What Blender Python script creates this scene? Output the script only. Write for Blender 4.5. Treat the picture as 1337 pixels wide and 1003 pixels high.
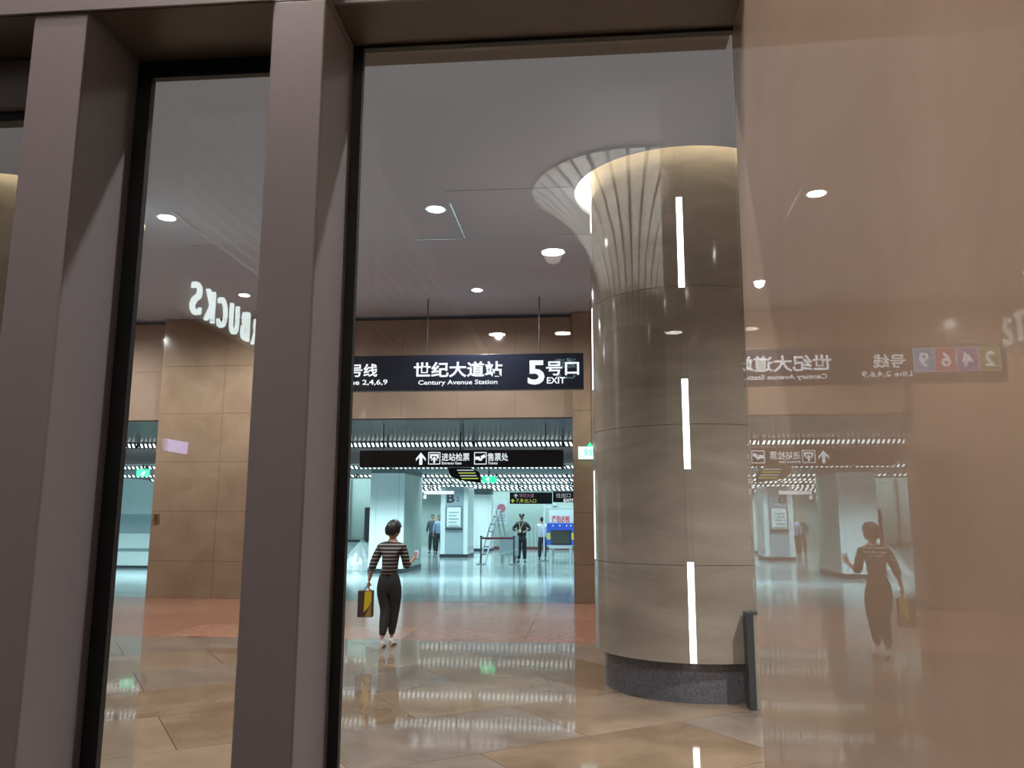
import bpy, bmesh, math, random
from mathutils import Vector, Matrix, Euler
random.seed(7)
PI = math.pi
for o in list(bpy.data.objects): bpy.data.objects.remove(o)
S = bpy.context.scene
COL = S.collection

# ------------------------------------------------------------------ camera
cam_d = bpy.data.cameras.new('camera'); cam = bpy.data.objects.new('camera', cam_d); COL.objects.link(cam)
cam_d.sensor_width = 36; cam_d.lens = 1050/1337*36; cam_d.clip_start = 0.02; cam_d.clip_end = 200
_p, _y, _r = math.radians(9.33), math.radians(5.2), math.radians(0.2)
cam.location = (0, 0, 1.7)
cam.rotation_euler = (Matrix.Rotation(_y, 3, 'Z') @ Matrix.Rotation(PI/2+_p, 3, 'X') @ Matrix.Rotation(_r, 3, 'Z')).to_euler()
S.camera = cam
# ------------------------------------------------------------------ world, exposure
w = bpy.data.worlds.new('world'); S.world = w; w.use_nodes = True
w.node_tree.nodes['Background'].inputs[0].default_value = (0.6, 0.65, 0.75, 1)
w.node_tree.nodes['Background'].inputs[1].default_value = 0.02
S.view_settings.view_transform = 'Standard'; S.view_settings.look = 'None'
S.view_settings.exposure = 0; S.view_settings.gamma = 1; S.view_settings.use_curve_mapping = False
# ------------------------------------------------------------------ lights (ceiling lamps of the place, plus a few added to brighten surfaces)
def area(name, loc, sx, sy, power, color, rot=(0, 0, 0), spread=180):
    d = bpy.data.lights.new(name, 'AREA'); d.shape = 'RECTANGLE'; d.size = sx; d.size_y = sy
    d.energy = power; d.color = color; d.spread = math.radians(spread)
    o = bpy.data.objects.new(name, d); COL.objects.link(o); o.location = loc; o.rotation_euler = rot; return o
def spot(name, loc, power, color, angle=130, blend=0.8, rot=(0, 0, 0), r=0.08):
    d = bpy.data.lights.new(name, 'SPOT'); d.energy = power; d.color = color
    d.spot_size = math.radians(angle); d.spot_blend = blend; d.shadow_soft_size = r
    o = bpy.data.objects.new(name, d); COL.objects.link(o); o.location = loc; o.rotation_euler = rot; return o
WARM = (1.0, 0.86, 0.70); COOL = (0.70, 0.97, 1.0); NEU = (1.0, 0.96, 0.93)
HALL_DL = [(-1.753, 9.077, 5.34), (-5.129, 9.08, 5.34), (-8.9, 9.08, 5.34), (-2.011, 14.707, 5.95), (-6.6, 14.707, 5.95), (-10.2, 14.707, 5.95),
           (-1.75, 2.6, 5.34), (-5.13, 2.6, 5.34), (1.3, 2.6, 5.34), (-9.2, 2.6, 5.34), (2.6, 14.7, 5.95), (3.6, 9.1, 5.34), (3.2, 5.2, 5.34)]  # last entry is added out of view to brighten the column's right
NEAR_DL = [(-0.26, -4.3, 4.0), (0.94, -4.3, 4.0), (-0.26, -7.5, 4.0), (1.12, -7.5, 4.0), (-1.1, -7.5, 4.0),
           (-1.15, -0.1, 4.0), (-1.15, 0.35, 4.0), (-1.15, 0.75, 4.0)]  # this row is added out of view to brighten marble wall and mullions
for x, y, z in HALL_DL: spot('downlight_lamp', (x, y, z-0.03), 1300 if x > 1 and y < 6 else 620 if y > 14 else 620, NEU, 166 if y > 14 else 130)
for i, (x, y, z) in enumerate(NEAR_DL): spot('downlight_lamp', (x, y, z-0.03), 62 if i > 4 else 30, (1.0, 0.80, 0.74), 150)
TUBE_ROWS = [(22.3, 3.04), (27.2, 3.04), (30.4, 3.04), (32.6, 3.04), (36.3, 3.04), (38.6, 3.04), (41.4, 3.04), (44.5, 3.04)]
for y, z in TUBE_ROWS: area('strip_lamp', (-7.8, y, z-0.075), 18.0, 1.2, 900 if y < 23 else 400, COOL, spread=132)
area('strip_lamp', (-7.8, 21.2, 3.54), 18.0, 0.6, 260, COOL, spread=132)

# ------------------------------------------------------------------ materials
def mat(name, color, rough=0.5, metal=0.0, emit=None, estr=0.0, spec=0.5, coat=0.0):
    m = bpy.data.materials.new(name); m.use_nodes = True; b = m.node_tree.nodes['Principled BSDF']
    b.inputs['Base Color'].default_value = (*color, 1); b.inputs['Roughness'].default_value = rough
    b.inputs['Metallic'].default_value = metal; b.inputs['Specular IOR Level'].default_value = spec
    b.inputs['Coat Weight'].default_value = coat
    if emit: b.inputs['Emission Color'].default_value = (*emit, 1); b.inputs['Emission Strength'].default_value = estr
    return m
def noisy(name, c1, c2, scale=3.0, rough=0.5, detail=8, spec=0.5, stretch=(1, 1, 1), metal=0.0, c3=None, bump=0.0, r2=None, rot=(0, 0, 0), lo=0.35, hi=0.68, coords='Object', ior=1.5):
    m = mat(name, c1, rough, metal, spec=spec); nt = m.node_tree; b = nt.nodes['Principled BSDF']
    b.inputs['IOR'].default_value = ior
    tc = nt.nodes.new('ShaderNodeTexCoord'); mp = nt.nodes.new('ShaderNodeMapping'); mp.inputs['Scale'].default_value = stretch
    mp.inputs['Rotation'].default_value = rot
    if coords == 'World':
        g = nt.nodes.new('ShaderNodeNewGeometry'); nt.links.new(g.outputs['Position'], mp.inputs[0])
    else: nt.links.new(tc.outputs['Object'], mp.inputs[0])
    n = nt.nodes.new('ShaderNodeTexNoise'); n.inputs['Scale'].default_value = scale; n.inputs['Detail'].default_value = detail
    n.inputs['Roughness'].default_value = 0.6; n.inputs['Distortion'].default_value = 0.6
    nt.links.new(mp.outputs[0], n.inputs['Vector'])
    r = nt.nodes.new('ShaderNodeValToRGB'); e = r.color_ramp.elements
    e[0].position = lo; e[0].color = (*c1, 1); e[1].position = hi; e[1].color = (*c2, 1)
    if c3: k = e.new(0.52); k.color = (*c3, 1)
    nt.links.new(n.outputs['Fac'], r.inputs[0]); nt.links.new(r.outputs[0], b.inputs['Base Color'])
    if bump:
        bp = nt.nodes.new('ShaderNodeBump'); bp.inputs['Strength'].default_value = bump; bp.inputs['Distance'].default_value = 0.01
        nt.links.new(n.outputs['Fac'], bp.inputs['Height']); nt.links.new(bp.outputs[0], b.inputs['Normal'])
    if r2 is not None:
        mr = nt.nodes.new('ShaderNodeMapRange'); mr.inputs[3].default_value = rough; mr.inputs[4].default_value = r2
        nt.links.new(n.outputs['Fac'], mr.inputs[0]); nt.links.new(mr.outputs[0], b.inputs['Roughness'])
    return m
def glass(name, tint=(1, 1, 1), f0=0.045):
    m = bpy.data.materials.new(name); m.use_nodes = True; nt = m.node_tree; nt.nodes.clear()
    N = nt.nodes.new; L = nt.links.new
    out = N('ShaderNodeOutputMaterial'); mix = N('ShaderNodeMixShader'); tr = N('ShaderNodeBsdfTransparent'); gl = N('ShaderNodeBsdfGlossy')
    tr.inputs[0].default_value = (*tint, 1); gl.inputs['Roughness'].default_value = 0.0
    geo = N('ShaderNodeNewGeometry'); dot = N('ShaderNodeVectorMath'); dot.operation = 'DOT_PRODUCT'
    L(geo.outputs['Incoming'], dot.inputs[0]); L(geo.outputs['Normal'], dot.inputs[1])
    ab = N('ShaderNodeMath'); ab.operation = 'ABSOLUTE'; L(dot.outputs['Value'], ab.inputs[0])
    one = N('ShaderNodeMath'); one.operation = 'SUBTRACT'; one.inputs[0].default_value = 1.0; L(ab.outputs[0], one.inputs[1])
    pw = N('ShaderNodeMath'); pw.operation = 'POWER'; L(one.outputs[0], pw.inputs[0]); pw.inputs[1].default_value = 5.0
    ma = N('ShaderNodeMath'); ma.operation = 'MULTIPLY_ADD'; L(pw.outputs[0], ma.inputs[0]); ma.inputs[1].default_value = 1-f0; ma.inputs[2].default_value = f0
    L(ma.outputs[0], mix.inputs[0]); L(tr.outputs[0], mix.inputs[1]); L(gl.outputs[0], mix.inputs[2]); L(mix.outputs[0], out.inputs[0])
    return m
M = {}
M['mirror_marble'] = noisy('polished beige marble', (0.40, 0.305, 0.225), (0.58, 0.465, 0.36), 2.2, 0.004, 9, 0.5, (1, 1, 0.8), c3=(0.48, 0.375, 0.28), rot=(0.6, 0, 0), lo=0.25, hi=0.8, ior=1.6)
M['wall_marble'] = noisy('honed beige marble', (0.32, 0.232, 0.155), (0.41, 0.31, 0.215), 1.4, 0.12, 8, 0.5, (1, 1, 1), r2=0.18, coords='World')
M['header_marble'] = noisy('header beige marble', (0.33, 0.25, 0.185), (0.38, 0.295, 0.225), 1.2, 0.07, 8, 0.5, coords='World')
M['column_marble'] = noisy('column travertine', (0.235, 0.208, 0.165), (0.335, 0.302, 0.25), 1.0, 0.07, 9, 0.5, (0.8, 0.8, 3), c3=(0.28, 0.252, 0.207), r2=0.14, coords='World')
M['granite'] = noisy('dark grey granite', (0.07, 0.075, 0.095), (0.13, 0.135, 0.16), 40, 0.25, 4, 0.5)
M['grout'] = mat('dark grout', (0.03, 0.025, 0.022), 0.8)
M['slab_a'] = noisy('brown floor marble', (0.155, 0.105, 0.065), (0.25, 0.18, 0.12), 1.5, 0.03, 8, coords='World', r2=0.06, bump=0.10, ior=1.40)
M['slab_b'] = noisy('tawny floor marble', (0.20, 0.145, 0.098), (0.28, 0.21, 0.15), 1.2, 0.03, 8, coords='World', r2=0.06, bump=0.10, ior=1.40)
M['slab_c'] = noisy('greyish floor marble', (0.16, 0.125, 0.10), (0.24, 0.195, 0.155), 1.8, 0.03, 8, coords='World', r2=0.06, bump=0.10, ior=1.40)
M['red_a'] = noisy('red brown granite', (0.29, 0.145, 0.092), (0.38, 0.20, 0.135), 9, 0.16, 6, coords='World', bump=0.06, ior=1.22)
M['red_b'] = noisy('darker red granite', (0.24, 0.115, 0.075), (0.33, 0.165, 0.11), 9, 0.16, 6, coords='World', bump=0.06, ior=1.22)
M['threshold'] = noisy('grey threshold stone', (0.16, 0.20, 0.21), (0.22, 0.27, 0.28), 5, 0.15, 5, coords='World')
M['tile'] = noisy('pale concourse tile', (0.27, 0.33, 0.345), (0.34, 0.40, 0.415), 6, 0.10, 5, coords='World')
M['tile_b'] = noisy('grey concourse tile', (0.20, 0.255, 0.27), (0.26, 0.32, 0.335), 6, 0.12, 5, coords='World')
M['ceiling_paint'] = mat('matt ceiling paint', (0.50, 0.62, 0.81), 0.9)
M['ceiling_back'] = mat('ceiling void', (0.10, 0.10, 0.11), 0.9)
M['cove'] = mat('white cove plaster', (0.9, 0.86, 0.78), 0.8)
M['chrome'] = mat('chrome trim', (0.8, 0.8, 0.8), 0.15, 1.0)
M['mullion'] = noisy('mauve grey anodised aluminium', (0.175, 0.158, 0.165), (0.182, 0.164, 0.171), 60, 0.42, 3, 0.5)
M['soffit'] = mat('dark bronze soffit', (0.09, 0.072, 0.06), 0.4)
M['gasket'] = mat('black rubber gasket', (0.006, 0.007, 0.008), 0.5)
M['glass'] = glass('clear glazing', (0.985, 0.99, 0.995), 0.026)
M['panel_glass'] = glass('partition glass', (0.78, 0.90, 0.88), 0.05)
M['bronze'] = mat('polished bronze soffit', (0.06, 0.05, 0.048), 0.3, spec=0.12)
M['fascia'] = mat('grey fascia', (0.20, 0.19, 0.19), 0.5)
M['white_wall'] = noisy('pale enamel panel', (0.62, 0.72, 0.71), (0.68, 0.78, 0.77), 0.8, 0.3, 3, coords='World')
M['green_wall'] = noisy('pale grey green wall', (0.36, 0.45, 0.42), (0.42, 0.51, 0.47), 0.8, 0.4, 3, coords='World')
M['white_panel'] = mat('white enamel column panel', (0.74, 0.82, 0.83), 0.15)
M['grey_panel'] = mat('blue grey column panel', (0.36, 0.45, 0.49), 0.3)
M['dark_base'] = mat('charcoal skirting', (0.03, 0.04, 0.05), 0.4)
M['con_ceiling'] = mat('grey louvre ceiling', (0.16, 0.19, 0.20), 0.6)
M['fin'] = mat('dark louvre fin', (0.05, 0.06, 0.06), 0.5)
M['black'] = mat('black sign face', (0.012, 0.014, 0.022), 0.25)
M['navy'] = mat('dark blue black sign face', (0.014, 0.018, 0.034), 0.3)
M['steel'] = mat('brushed steel', (0.45, 0.48, 0.5), 0.3, 0.9)
M['dark_steel'] = mat('dark steel', (0.10, 0.11, 0.12), 0.35, 0.8)
def em(name, c, s): return mat(name, (0.02, 0.02, 0.02), 0.6, emit=c, estr=s)
M['led'] = em('white led strip', (1.0, 0.98, 0.95), 5.0)
M['cove_led'] = em('cove led', (1.0, 0.88, 0.70), 75.0)
M['dl'] = em('downlight lamp', (1.0, 0.95, 0.88), 45.0)
M['dl_near'] = em('near downlight lamp', (1.0, 0.93, 0.86), 55.0)
M['tube'] = em('fluorescent strip', (0.86, 1.0, 1.0), 2.6)
M['sign_white'] = em('lit white lettering', (0.92, 0.97, 1.0), 1.15)
M['shop_white'] = em('lit shop lettering', (0.85, 1.0, 0.97), 10.0)
M['purple'] = em('lit violet lettering', (0.55, 0.5, 1.0), 6.0)
M['green_lit'] = em('lit green', (0.05, 0.9, 0.45), 1.3)
M['green_white'] = em('lit greenish white', (0.72, 1.0, 0.92), 1.5)
M['yellow_lit'] = em('lit yellow green', (0.6, 0.75, 0.12), 0.8)
M['dim_white'] = em('dim lit white', (0.75, 0.82, 0.85), 0.7)
M['cyan_dim'] = em('dim cyan lettering', (0.45, 0.8, 0.85), 3.5)
M['l9'] = em('line nine blue', (0.12, 0.45, 0.85), 0.75)
M['l6'] = em('line six red', (0.65, 0.06, 0.10), 0.75)
M['l4'] = em('line four purple', (0.22, 0.07, 0.55), 0.75)
M['l2'] = em('line two green', (0.28, 0.42, 0.02), 0.75)
M['blue_glow'] = em('blue shell with added glow', (0.03, 0.12, 0.75), 0.9)  # glow put into the scanner shell colour, which is no lamp
M['pink_lit'] = em('pink print', (0.9, 0.45, 0.6), 0.4)

# ------------------------------------------------------------------ mesh helpers
WL = {}
def box(bm, x0, x1, y0, y1, z0, z1):
    vs = [bm.verts.new(p) for p in ((x0,y0,z0),(x1,y0,z0),(x1,y1,z0),(x0,y1,z0),(x0,y0,z1),(x1,y0,z1),(x1,y1,z1),(x0,y1,z1))]
    for f in ((3,2,1,0),(4,5,6,7),(0,1,5,4),(1,2,6,5),(2,3,7,6),(3,0,4,7)): bm.faces.new([vs[i] for i in f])
def prism(bm, poly, z0, z1):
    n = len(poly)
    a = [bm.verts.new((p[0], p[1], z0)) for p in poly]; b = [bm.verts.new((p[0], p[1], z1)) for p in poly]
    bm.faces.new(a[::-1]); bm.faces.new(b)
    for i in range(n): bm.faces.new((a[i], a[(i+1) % n], b[(i+1) % n], b[i]))
def tube(bm, p, q, r, n=8, r2=None):
    p, q = Vector(p), Vector(q); d = (q-p); L = d.length; r2 = r if r2 is None else r2
    rot = d.to_track_quat('Z', 'Y').to_matrix().to_4x4()
    bmesh.ops.create_cone(bm, cap_ends=True, segments=n, radius1=r, radius2=r2, depth=L, matrix=Matrix.Translation((p+q)/2) @ rot)
def lathe(bm, prof, cx, cy, n=64, a0=0, a1=2*PI, close=True):
    full = abs(a1-a0-2*PI) < 1e-6; m = n if full else n+1; rings = []
    for r, z in prof:
        rings.append([bm.verts.new((cx+r*math.cos(a0+(a1-a0)*i/n), cy+r*math.sin(a0+(a1-a0)*i/n), z)) for i in range(m)])
    K = len(prof)
    for k in range(K if close else K-1):
        A, B_ = rings[k], rings[(k+1) % K]
        for i in range(n):
            j = (i+1) % m
            bm.faces.new((A[i], A[j], B_[j], B_[i]))
    if not full and close:
        bm.faces.new([r[0] for r in rings][::-1]); bm.faces.new([r[-1] for r in rings])
def B(): return bmesh.new()
def bxm(*a):
    b = B(); box(b, *a); return b
def obj(name, bm, m, parent=None, smooth=False, bevel=0.0, label=None, kind=None, recalc=True):
    if recalc: bmesh.ops.recalc_face_normals(bm, faces=bm.faces)
    me = bpy.data.meshes.new(name)
    org = WL.get(parent.name, Vector()) if parent else Vector()
    if org.length > 0: bmesh.ops.translate(bm, verts=bm.verts, vec=-org)
    bm.to_mesh(me); bm.free()
    if smooth:
        for p in me.polygons: p.use_smooth = True
        try: me.set_sharp_from_angle(angle=math.radians(40))
        except Exception: pass
    if isinstance(m, str): m = M[m]
    me.materials.append(m)
    o = bpy.data.objects.new(name, me); COL.objects.link(o)
    if parent: o.parent = parent; WL[o.name] = org
    else: WL[o.name] = Vector()
    if bevel:
        md = o.modifiers.new('bevel', 'BEVEL'); md.width = bevel; md.segments = 2; md.limit_method = 'ANGLE'
    if label: o['label'] = label
    if kind: o['kind'] = kind
    return o
def thing(name, label, cat, loc=(0,0,0), group=None):
    o = bpy.data.objects.new(name, None); COL.objects.link(o); o.location = loc; o.empty_display_size = 0.1
    o['label'] = label; o['category'] = cat
    if group: o['group'] = group
    WL[o.name] = Vector(loc); return o
def tag(o, label, cat, group=None):
    o['label'] = label; o['category'] = cat
    if group: o['group'] = group
    return o
def struct(name, bm=None, m=None, loc=(0,0,0), **k):
    if bm is None:
        o = bpy.data.objects.new(name, None); COL.objects.link(o); o.location = loc; WL[o.name] = Vector(loc)
    else: o = obj(name, bm, m, **k)
    o['kind'] = 'structure'; return o
def shared(name, me, loc, parent):
    o = bpy.data.objects.new(name, me); COL.objects.link(o); o.parent = parent
    o.location = Vector(loc)-WL[parent.name]; return o
def dup(root, loc, label, group=None):
    r = root.copy(); COL.objects.link(r); r.location = loc; r['label'] = label; WL[r.name] = Vector(loc)
    if group: r['group'] = group
    def rec(a, b):
        for ch in [c for c in bpy.data.objects if c.parent == a]:
            c2 = ch.copy(); COL.objects.link(c2); c2.parent = b; rec(ch, c2)
    rec(root, r); return r
def lettering(name, s, m, parent, x, y, z, width=None, height=None, size=1.0, rot=(PI/2, 0, 0), depth=0.004, bold=0.0, align='CENTER'):
    """text as real extruded letters; x,y,z = middle of the text block (world)."""
    c = bpy.data.curves.new('t', 'FONT'); c.body = s; c.size = size; c.offset = bold*size; c.resolution_u = 3
    o = bpy.data.objects.new('t', c); COL.objects.link(o)
    dg = bpy.context.evaluated_depsgraph_get(); me = bpy.data.meshes.new_from_object(o.evaluated_get(dg))
    bpy.data.objects.remove(o)
    bm = B(); bm.from_mesh(me)
    xs = [v.co.x for v in bm.verts]; ys = [v.co.y for v in bm.verts]
    cx, cy = (min(xs)+max(xs))/2, (min(ys)+max(ys))/2; wx, hy = max(xs)-min(xs), max(ys)-min(ys)
    sx = (width/wx) if width else 1; sy = (height/hy) if height else sx
    if not width: sx = sy
    R = Euler(rot).to_matrix()
    ext = bmesh.ops.extrude_face_region(bm, geom=bm.faces[:])
    for v in [g for g in ext['geom'] if isinstance(g, bmesh.types.BMVert)]: v.co.z += 1.0
    for v in bm.verts:
        q = Vector(((v.co.x-cx)*sx, (v.co.y-cy)*sy, v.co.z*depth)); v.co = R @ q + Vector((x, y, z))
    return obj(name, bm, m, parent)

# ================================================================== SETTING: floors
def clip(poly, a, b, c):      # keep a*x+b*y<=c
    out = []
    for i in range(len(poly)):
        p, q = poly[i], poly[(i+1) % len(poly)]; dp, dq = a*p[0]+b*p[1]-c, a*q[0]+b*q[1]-c
        if dp <= 0: out.append(p)
        if dp*dq < 0:
            t = dp/(dp-dq); out.append((p[0]+t*(q[0]-p[0]), p[1]+t*(q[1]-p[1])))
    return out
def area2(p): return abs(sum(p[i][0]*p[(i+1) % len(p)][1]-p[(i+1) % len(p)][0]*p[i][1] for i in range(len(p))))/2
floor = struct('floor', bxm(-19, 6.2, -12.2, 48.2, -0.3, -0.022), 'grout')
th = math.radians(35); ux, uy = math.cos(th), math.sin(th); SW, SH = 1.9, 1.15
mats = ['slab_a', 'slab_b', 'slab_c', 'slab_a', 'slab_c', 'slab_b']
for j in range(-14, 22):
    for i in range(-12, 14):
        off = (j % 2)*0.5
        cs = [((i+off+a)*SW+sa*0.003, (j+b)*SH+sb*0.003) for a, b, sa, sb in ((0,0,1,1),(1,0,-1,1),(1,1,-1,-1),(0,1,1,-1))]
        poly = [(p[0]*ux-p[1]*uy-3, p[0]*uy+p[1]*ux+6) for p in cs]
        for a, b, c in ((-1,0,12.9),(1,0,5.9),(0,-1,-1.30),(0,1,11.38)): poly = clip(poly, a, b, c) if len(poly) > 2 else poly
        if len(poly) > 2 and area2(poly) > 0.05:
            bm = B(); prism(bm, poly, -0.022, 0.0); obj('slab', bm, mats[(j*2+(i % 2)) % 6], floor)
# near side floor
k = 0
for i in range(-3, 5):
    for j in range(12):
        x0, y0 = i*1.1+0.16, -12+j*1.1
        if x0+1.1 > 4.1: continue
        bm = B(); box(bm, max(x0+0.003, -3.1), x0+1.097, y0+0.003, min(y0+1.097, 1.28), -0.022, 0); obj('slab', bm, mats[(i+j) % 3], floor)
for i in range(11):
    for j in range(4):
        x0 = -12.9+i*1.72; y0 = 11.385+j*1.3
        bm = B(); box(bm, x0+0.003, min(x0+1.717, 5.9), y0+0.003, y0+1.297, -0.022, 0); obj('slab', bm, 'red_a' if (j*3+i*5) % 4 < 2 and j != 1 else 'red_b', floor)
for i in range(13):
    x0 = -17.9+i*1.75
    bm = B(); box(bm, x0+0.003, x0+1.747, 16.59, 17.8, -0.022, 0.0); obj('slab', bm, 'threshold', floor)
    bm = B(); box(bm, x0+0.003, x0+1.747, 17.81, 19.25, -0.022, 0.0); obj('slab', bm, 'tile', floor)
for i in range(12):
    for j in range(16):
        x0 = -17.9+i*1.8; y0 = 19.27+j*1.75
        bm = B(); box(bm, x0+0.004, x0+1.796, y0+0.004, y0+1.746, -0.022, 0.0)
        obj('tile', bm, 'tile_b' if j in (2, 4) else 'tile', floor)

# ================================================================== SETTING: hall walls
def tiled(parent, name, xs, zs, y0, y1, m, gap=0.006):
    for a, b in zip(xs[:-1], xs[1:]):
        for c, d in zip(zs[:-1], zs[1:]):
            obj(name, bxm(a+gap/2, b-gap/2, y0, y1, c+gap/2, d-gap/2), m, parent)
ZR = [0.0, 0.749, 1.774, 2.82, 3.855, 4.894, 5.94]
wall_back = struct('wall_back', bxm(-9.15, -5.09, 16.53, 16.75, 0.0, 5.95), 'grout')
tiled(wall_back, 'panel', [-9.164, -7.735, -6.41, -5.08], ZR, 16.5, 16.53, 'wall_marble')
box_bm = bxm(-0.236, 6.0, 16.53, 16.75, 0.0, 5.95); obj('pier_core', box_bm, 'grout', wall_back)
tiled(wall_back, 'panel', [-0.246, 1.15, 2.5, 3.9, 5.3, 6.0], ZR, 16.5, 16.53, 'wall_marble')
for xa, xb in ((-0.246, -0.216), (-5.11, -5.08), (-9.164, -9.134)):   # marble reveals of the jambs
    for c, d in zip(ZR[:-1], ZR[1:]): obj('reveal', bxm(xa, xb, 16.532, 17.1, c+0.003, d-0.003), 'wall_marble', wall_back)
hx = [-5.078, -3.87, -2.66, -1.45, -0.248]
obj('header_core', bxm(-5.078, -0.248, 16.66, 16.9, 3.76, 5.90), 'grout', wall_back)
tiled(wall_back, 'header_panel', hx, [3.73, 4.80, 5.87], 16.62, 16.66, 'header_marble', 0.004)
obj('header_core', bxm(-13.0, -9.166, 16.66, 16.9, 3.76, 5.90), 'grout', wall_back)
tiled(wall_back, 'header_panel', [-12.98, -11.7, -10.43, -9.166], [3.73, 4.80, 5.87], 16.62, 16.66, 'header_marble', 0.004)
def cw_wall(name, bm, m='wall_marble'): return struct(name, bm, m)
cw_wall('wall_left', bxm(-13.2, -13.0, 1.3, 16.7, 0, 6.0))
cw_wall('wall_right', bxm(6.0, 6.2, 1.3, 16.75, 0, 6.0))
# portal soffit, fascia
tr = struct('trim_portal', bxm(-18.0, 3.0, 16.9, 22.0, 3.73, 3.9), 'bronze')
obj('soffit_edge', bxm(-13.0, -0.25, 16.62, 16.9, 3.70, 3.728), 'bronze', tr)
obj('fascia', bxm(-18.0, 3.0, 22.0, 22.1, 3.12, 3.73), 'fascia', tr)

# ------------------------------------------------------------------ hall ceiling
ceil = struct('ceiling', bxm(-13.0, 6.0, 1.3, 16.75, 6.75, 6.9), 'ceiling_back')
CX0, CY0, HR = 1.08, 8.8, 1.17
CX1 = -6.6
def ring_panel(cx, x0, x1, y0, y1, z0, z1):
    bm = B(); a_, b_ = [], []
    ts = sorted([2*PI*i/96 for i in range(96)]+[math.atan2(y-CY0, x-cx) % (2*PI) for x in (x0, x1) for y in (y0, y1)]); n = len(ts)
    for zz, dst in ((z0, a_), (z1, b_)):
        for i in range(n):
            t = ts[i]; c, s = math.cos(t), math.sin(t)
            kx = ((x1-cx)/c if c > 1e-9 else (x0-cx)/c if c < -1e-9 else 1e9); ky = ((y1-CY0)/s if s > 1e-9 else (y0-CY0)/s if s < -1e-9 else 1e9)
            kk = min(kx, ky)
            dst.append((bm.verts.new((cx+HR*c, CY0+HR*s, zz)), bm.verts.new((cx+kk*c, CY0+kk*s, zz))))
    for i in range(n):
        j = (i+1) % n
        bm.faces.new((a_[i][0], a_[i][1], a_[j][1], a_[j][0])); bm.faces.new((b_[i][0], b_[j][0], b_[j][1], b_[i][1]))
        bm.faces.new((a_[i][0], a_[j][0], b_[j][0], b_[i][0])); bm.faces.new((a_[i][1], b_[i][1], b_[j][1], a_[j][1]))
    return bm
XE = [-13.0, -8.0, -5.2, -4.95, -1.55, 3.71, 6.0]
g = 0.0015
obj('ceiling_panel', bxm(-4.95+g, -1.55, 1.3+g, 8.55-g, 5.34, 5.38), 'ceiling_paint', ceil)
obj('ceiling_panel', bxm(-1.55, 3.71-g, 1.3+g, 7.42, 5.34, 5.38), 'ceiling_paint', ceil)
obj('joint_line', bxm(-1.55, -0.10, 8.545, 8.555, 5.339, 5.3405), 'ceiling_back', ceil)
for a, b in zip(XE[:-1], XE[1:]):
    ring = a in (-8.0, -1.55)
    rows = [] if a == -1.55 else [1.3, 7.42] if ring else ([1.3, 8.55, 10.1] if a in (-13.0, 3.71, -5.2) else [8.55, 10.1])
    for c, d in zip(rows[:-1], rows[1:]): obj('ceiling_panel', bxm(a+g, b-g, c+g, d-g, 5.34, 5.38), 'ceiling_paint', ceil)
    if ring:
        cx = CX0 if a == -1.55 else CX1
        obj('ceiling_panel', ring_panel(cx, a, b-g, 7.42, 10.1-g, 5.34, 5.38), 'ceiling_paint', ceil)
        bm = B(); lathe(bm, [(HR, 5.385), (HR+0.12, 5.385), (HR+0.12, 6.4), (HR+0.15, 6.4), (HR+0.15, 5.381), (HR, 5.381)], cx, CY0, 96)
        obj('cove_wall', bm, 'cove', ceil, smooth=True)
        obj('cove_lid', bxm(cx-1.3, cx+1.3, CY0-1.3, CY0+1.3, 6.4, 6.42), 'cove', ceil)
        bm = B(); lathe(bm, [(HR+0.03, 6.32), (HR+0.09, 6.32), (HR+0.09, 6.38), (HR+0.03, 6.38)], cx, CY0, 64)
        obj('cove_light', bm, 'cove_led', ceil)
obj('ceiling_step', bxm(-13.0, 6.0, 10.105, 10.14, 5.34, 5.95), 'ceiling_paint', ceil)
for a, b in zip([-13.0, -9.6, -6.2, -2.8, 0.6, 3.3], [-9.6, -6.2, -2.8, 0.6, 3.3, 6.0]):
    for c, d in ((10.14, 13.4), (13.4, 16.7)): obj('ceiling_panel', bxm(a+g/2, b-g/2, c+g/2, d-g/2, 5.95, 5.99), 'ceiling_paint', ceil)
obj('soffit_backing', bxm(-13.0, 6.0, 1.3, 7.4, 5.385, 5.40), 'ceiling_back', ceil)
for x in (-4.95, -1.55): obj('joint_trim', bxm(x-0.006, x+0.006, 8.9, 10.09, 5.332, 5.34), 'chrome', ceil)
for x0, x1 in ((-5.35, -4.98), (-2.2, -1.6), (-0.2, 0.12)): obj('joint_trim', bxm(x0, x1, 10.09, 10.105, 5.325, 5.345), 'chrome', ceil)

# ================================================================== SETTING: concourse shell
cc = struct('ceiling_concourse', bxm(-18.0, 3.0, 22.1, 48.0, 3.12, 3.3), 'con_ceiling')
struct('wall_concourse_back', bxm(-18.0, 3.0, 46.0, 46.2, 0, 3.12), 'green_wall')
struct('wall_concourse_left', bxm(-18.2, -18.0, 16.9, 46.0, 0, 3.9), 'white_wall')
struct('wall_concourse_right', bxm(3.0, 3.2, 16.9, 46.0, 0, 3.9), 'white_wall')
struct('wall_concourse_front', bxm(0.25, 3.0, 16.76, 16.9, 0, 3.73), 'white_wall')
struct('wall_concourse_front_left', bxm(-18.2, -13.2, 16.7, 16.9, 0, 3.73), 'white_wall')
wcm = struct('wall_concourse_middle', bxm(-5.5, 3.0, 42.0, 42.15, 0, 3.12), 'green_wall')
obj('baseboard', bxm(-5.5, 3.0, 41.97, 42.0, 0, 0.15), mat('red brown skirting', (0.15, 0.05, 0.05), 0.5), wcm)
for i in range(24): obj('rib', bxm(-3.2+i*0.2, -3.17+i*0.2, 41.96, 42.0, 0.16, 1.3), 'white_wall', wcm)

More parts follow.
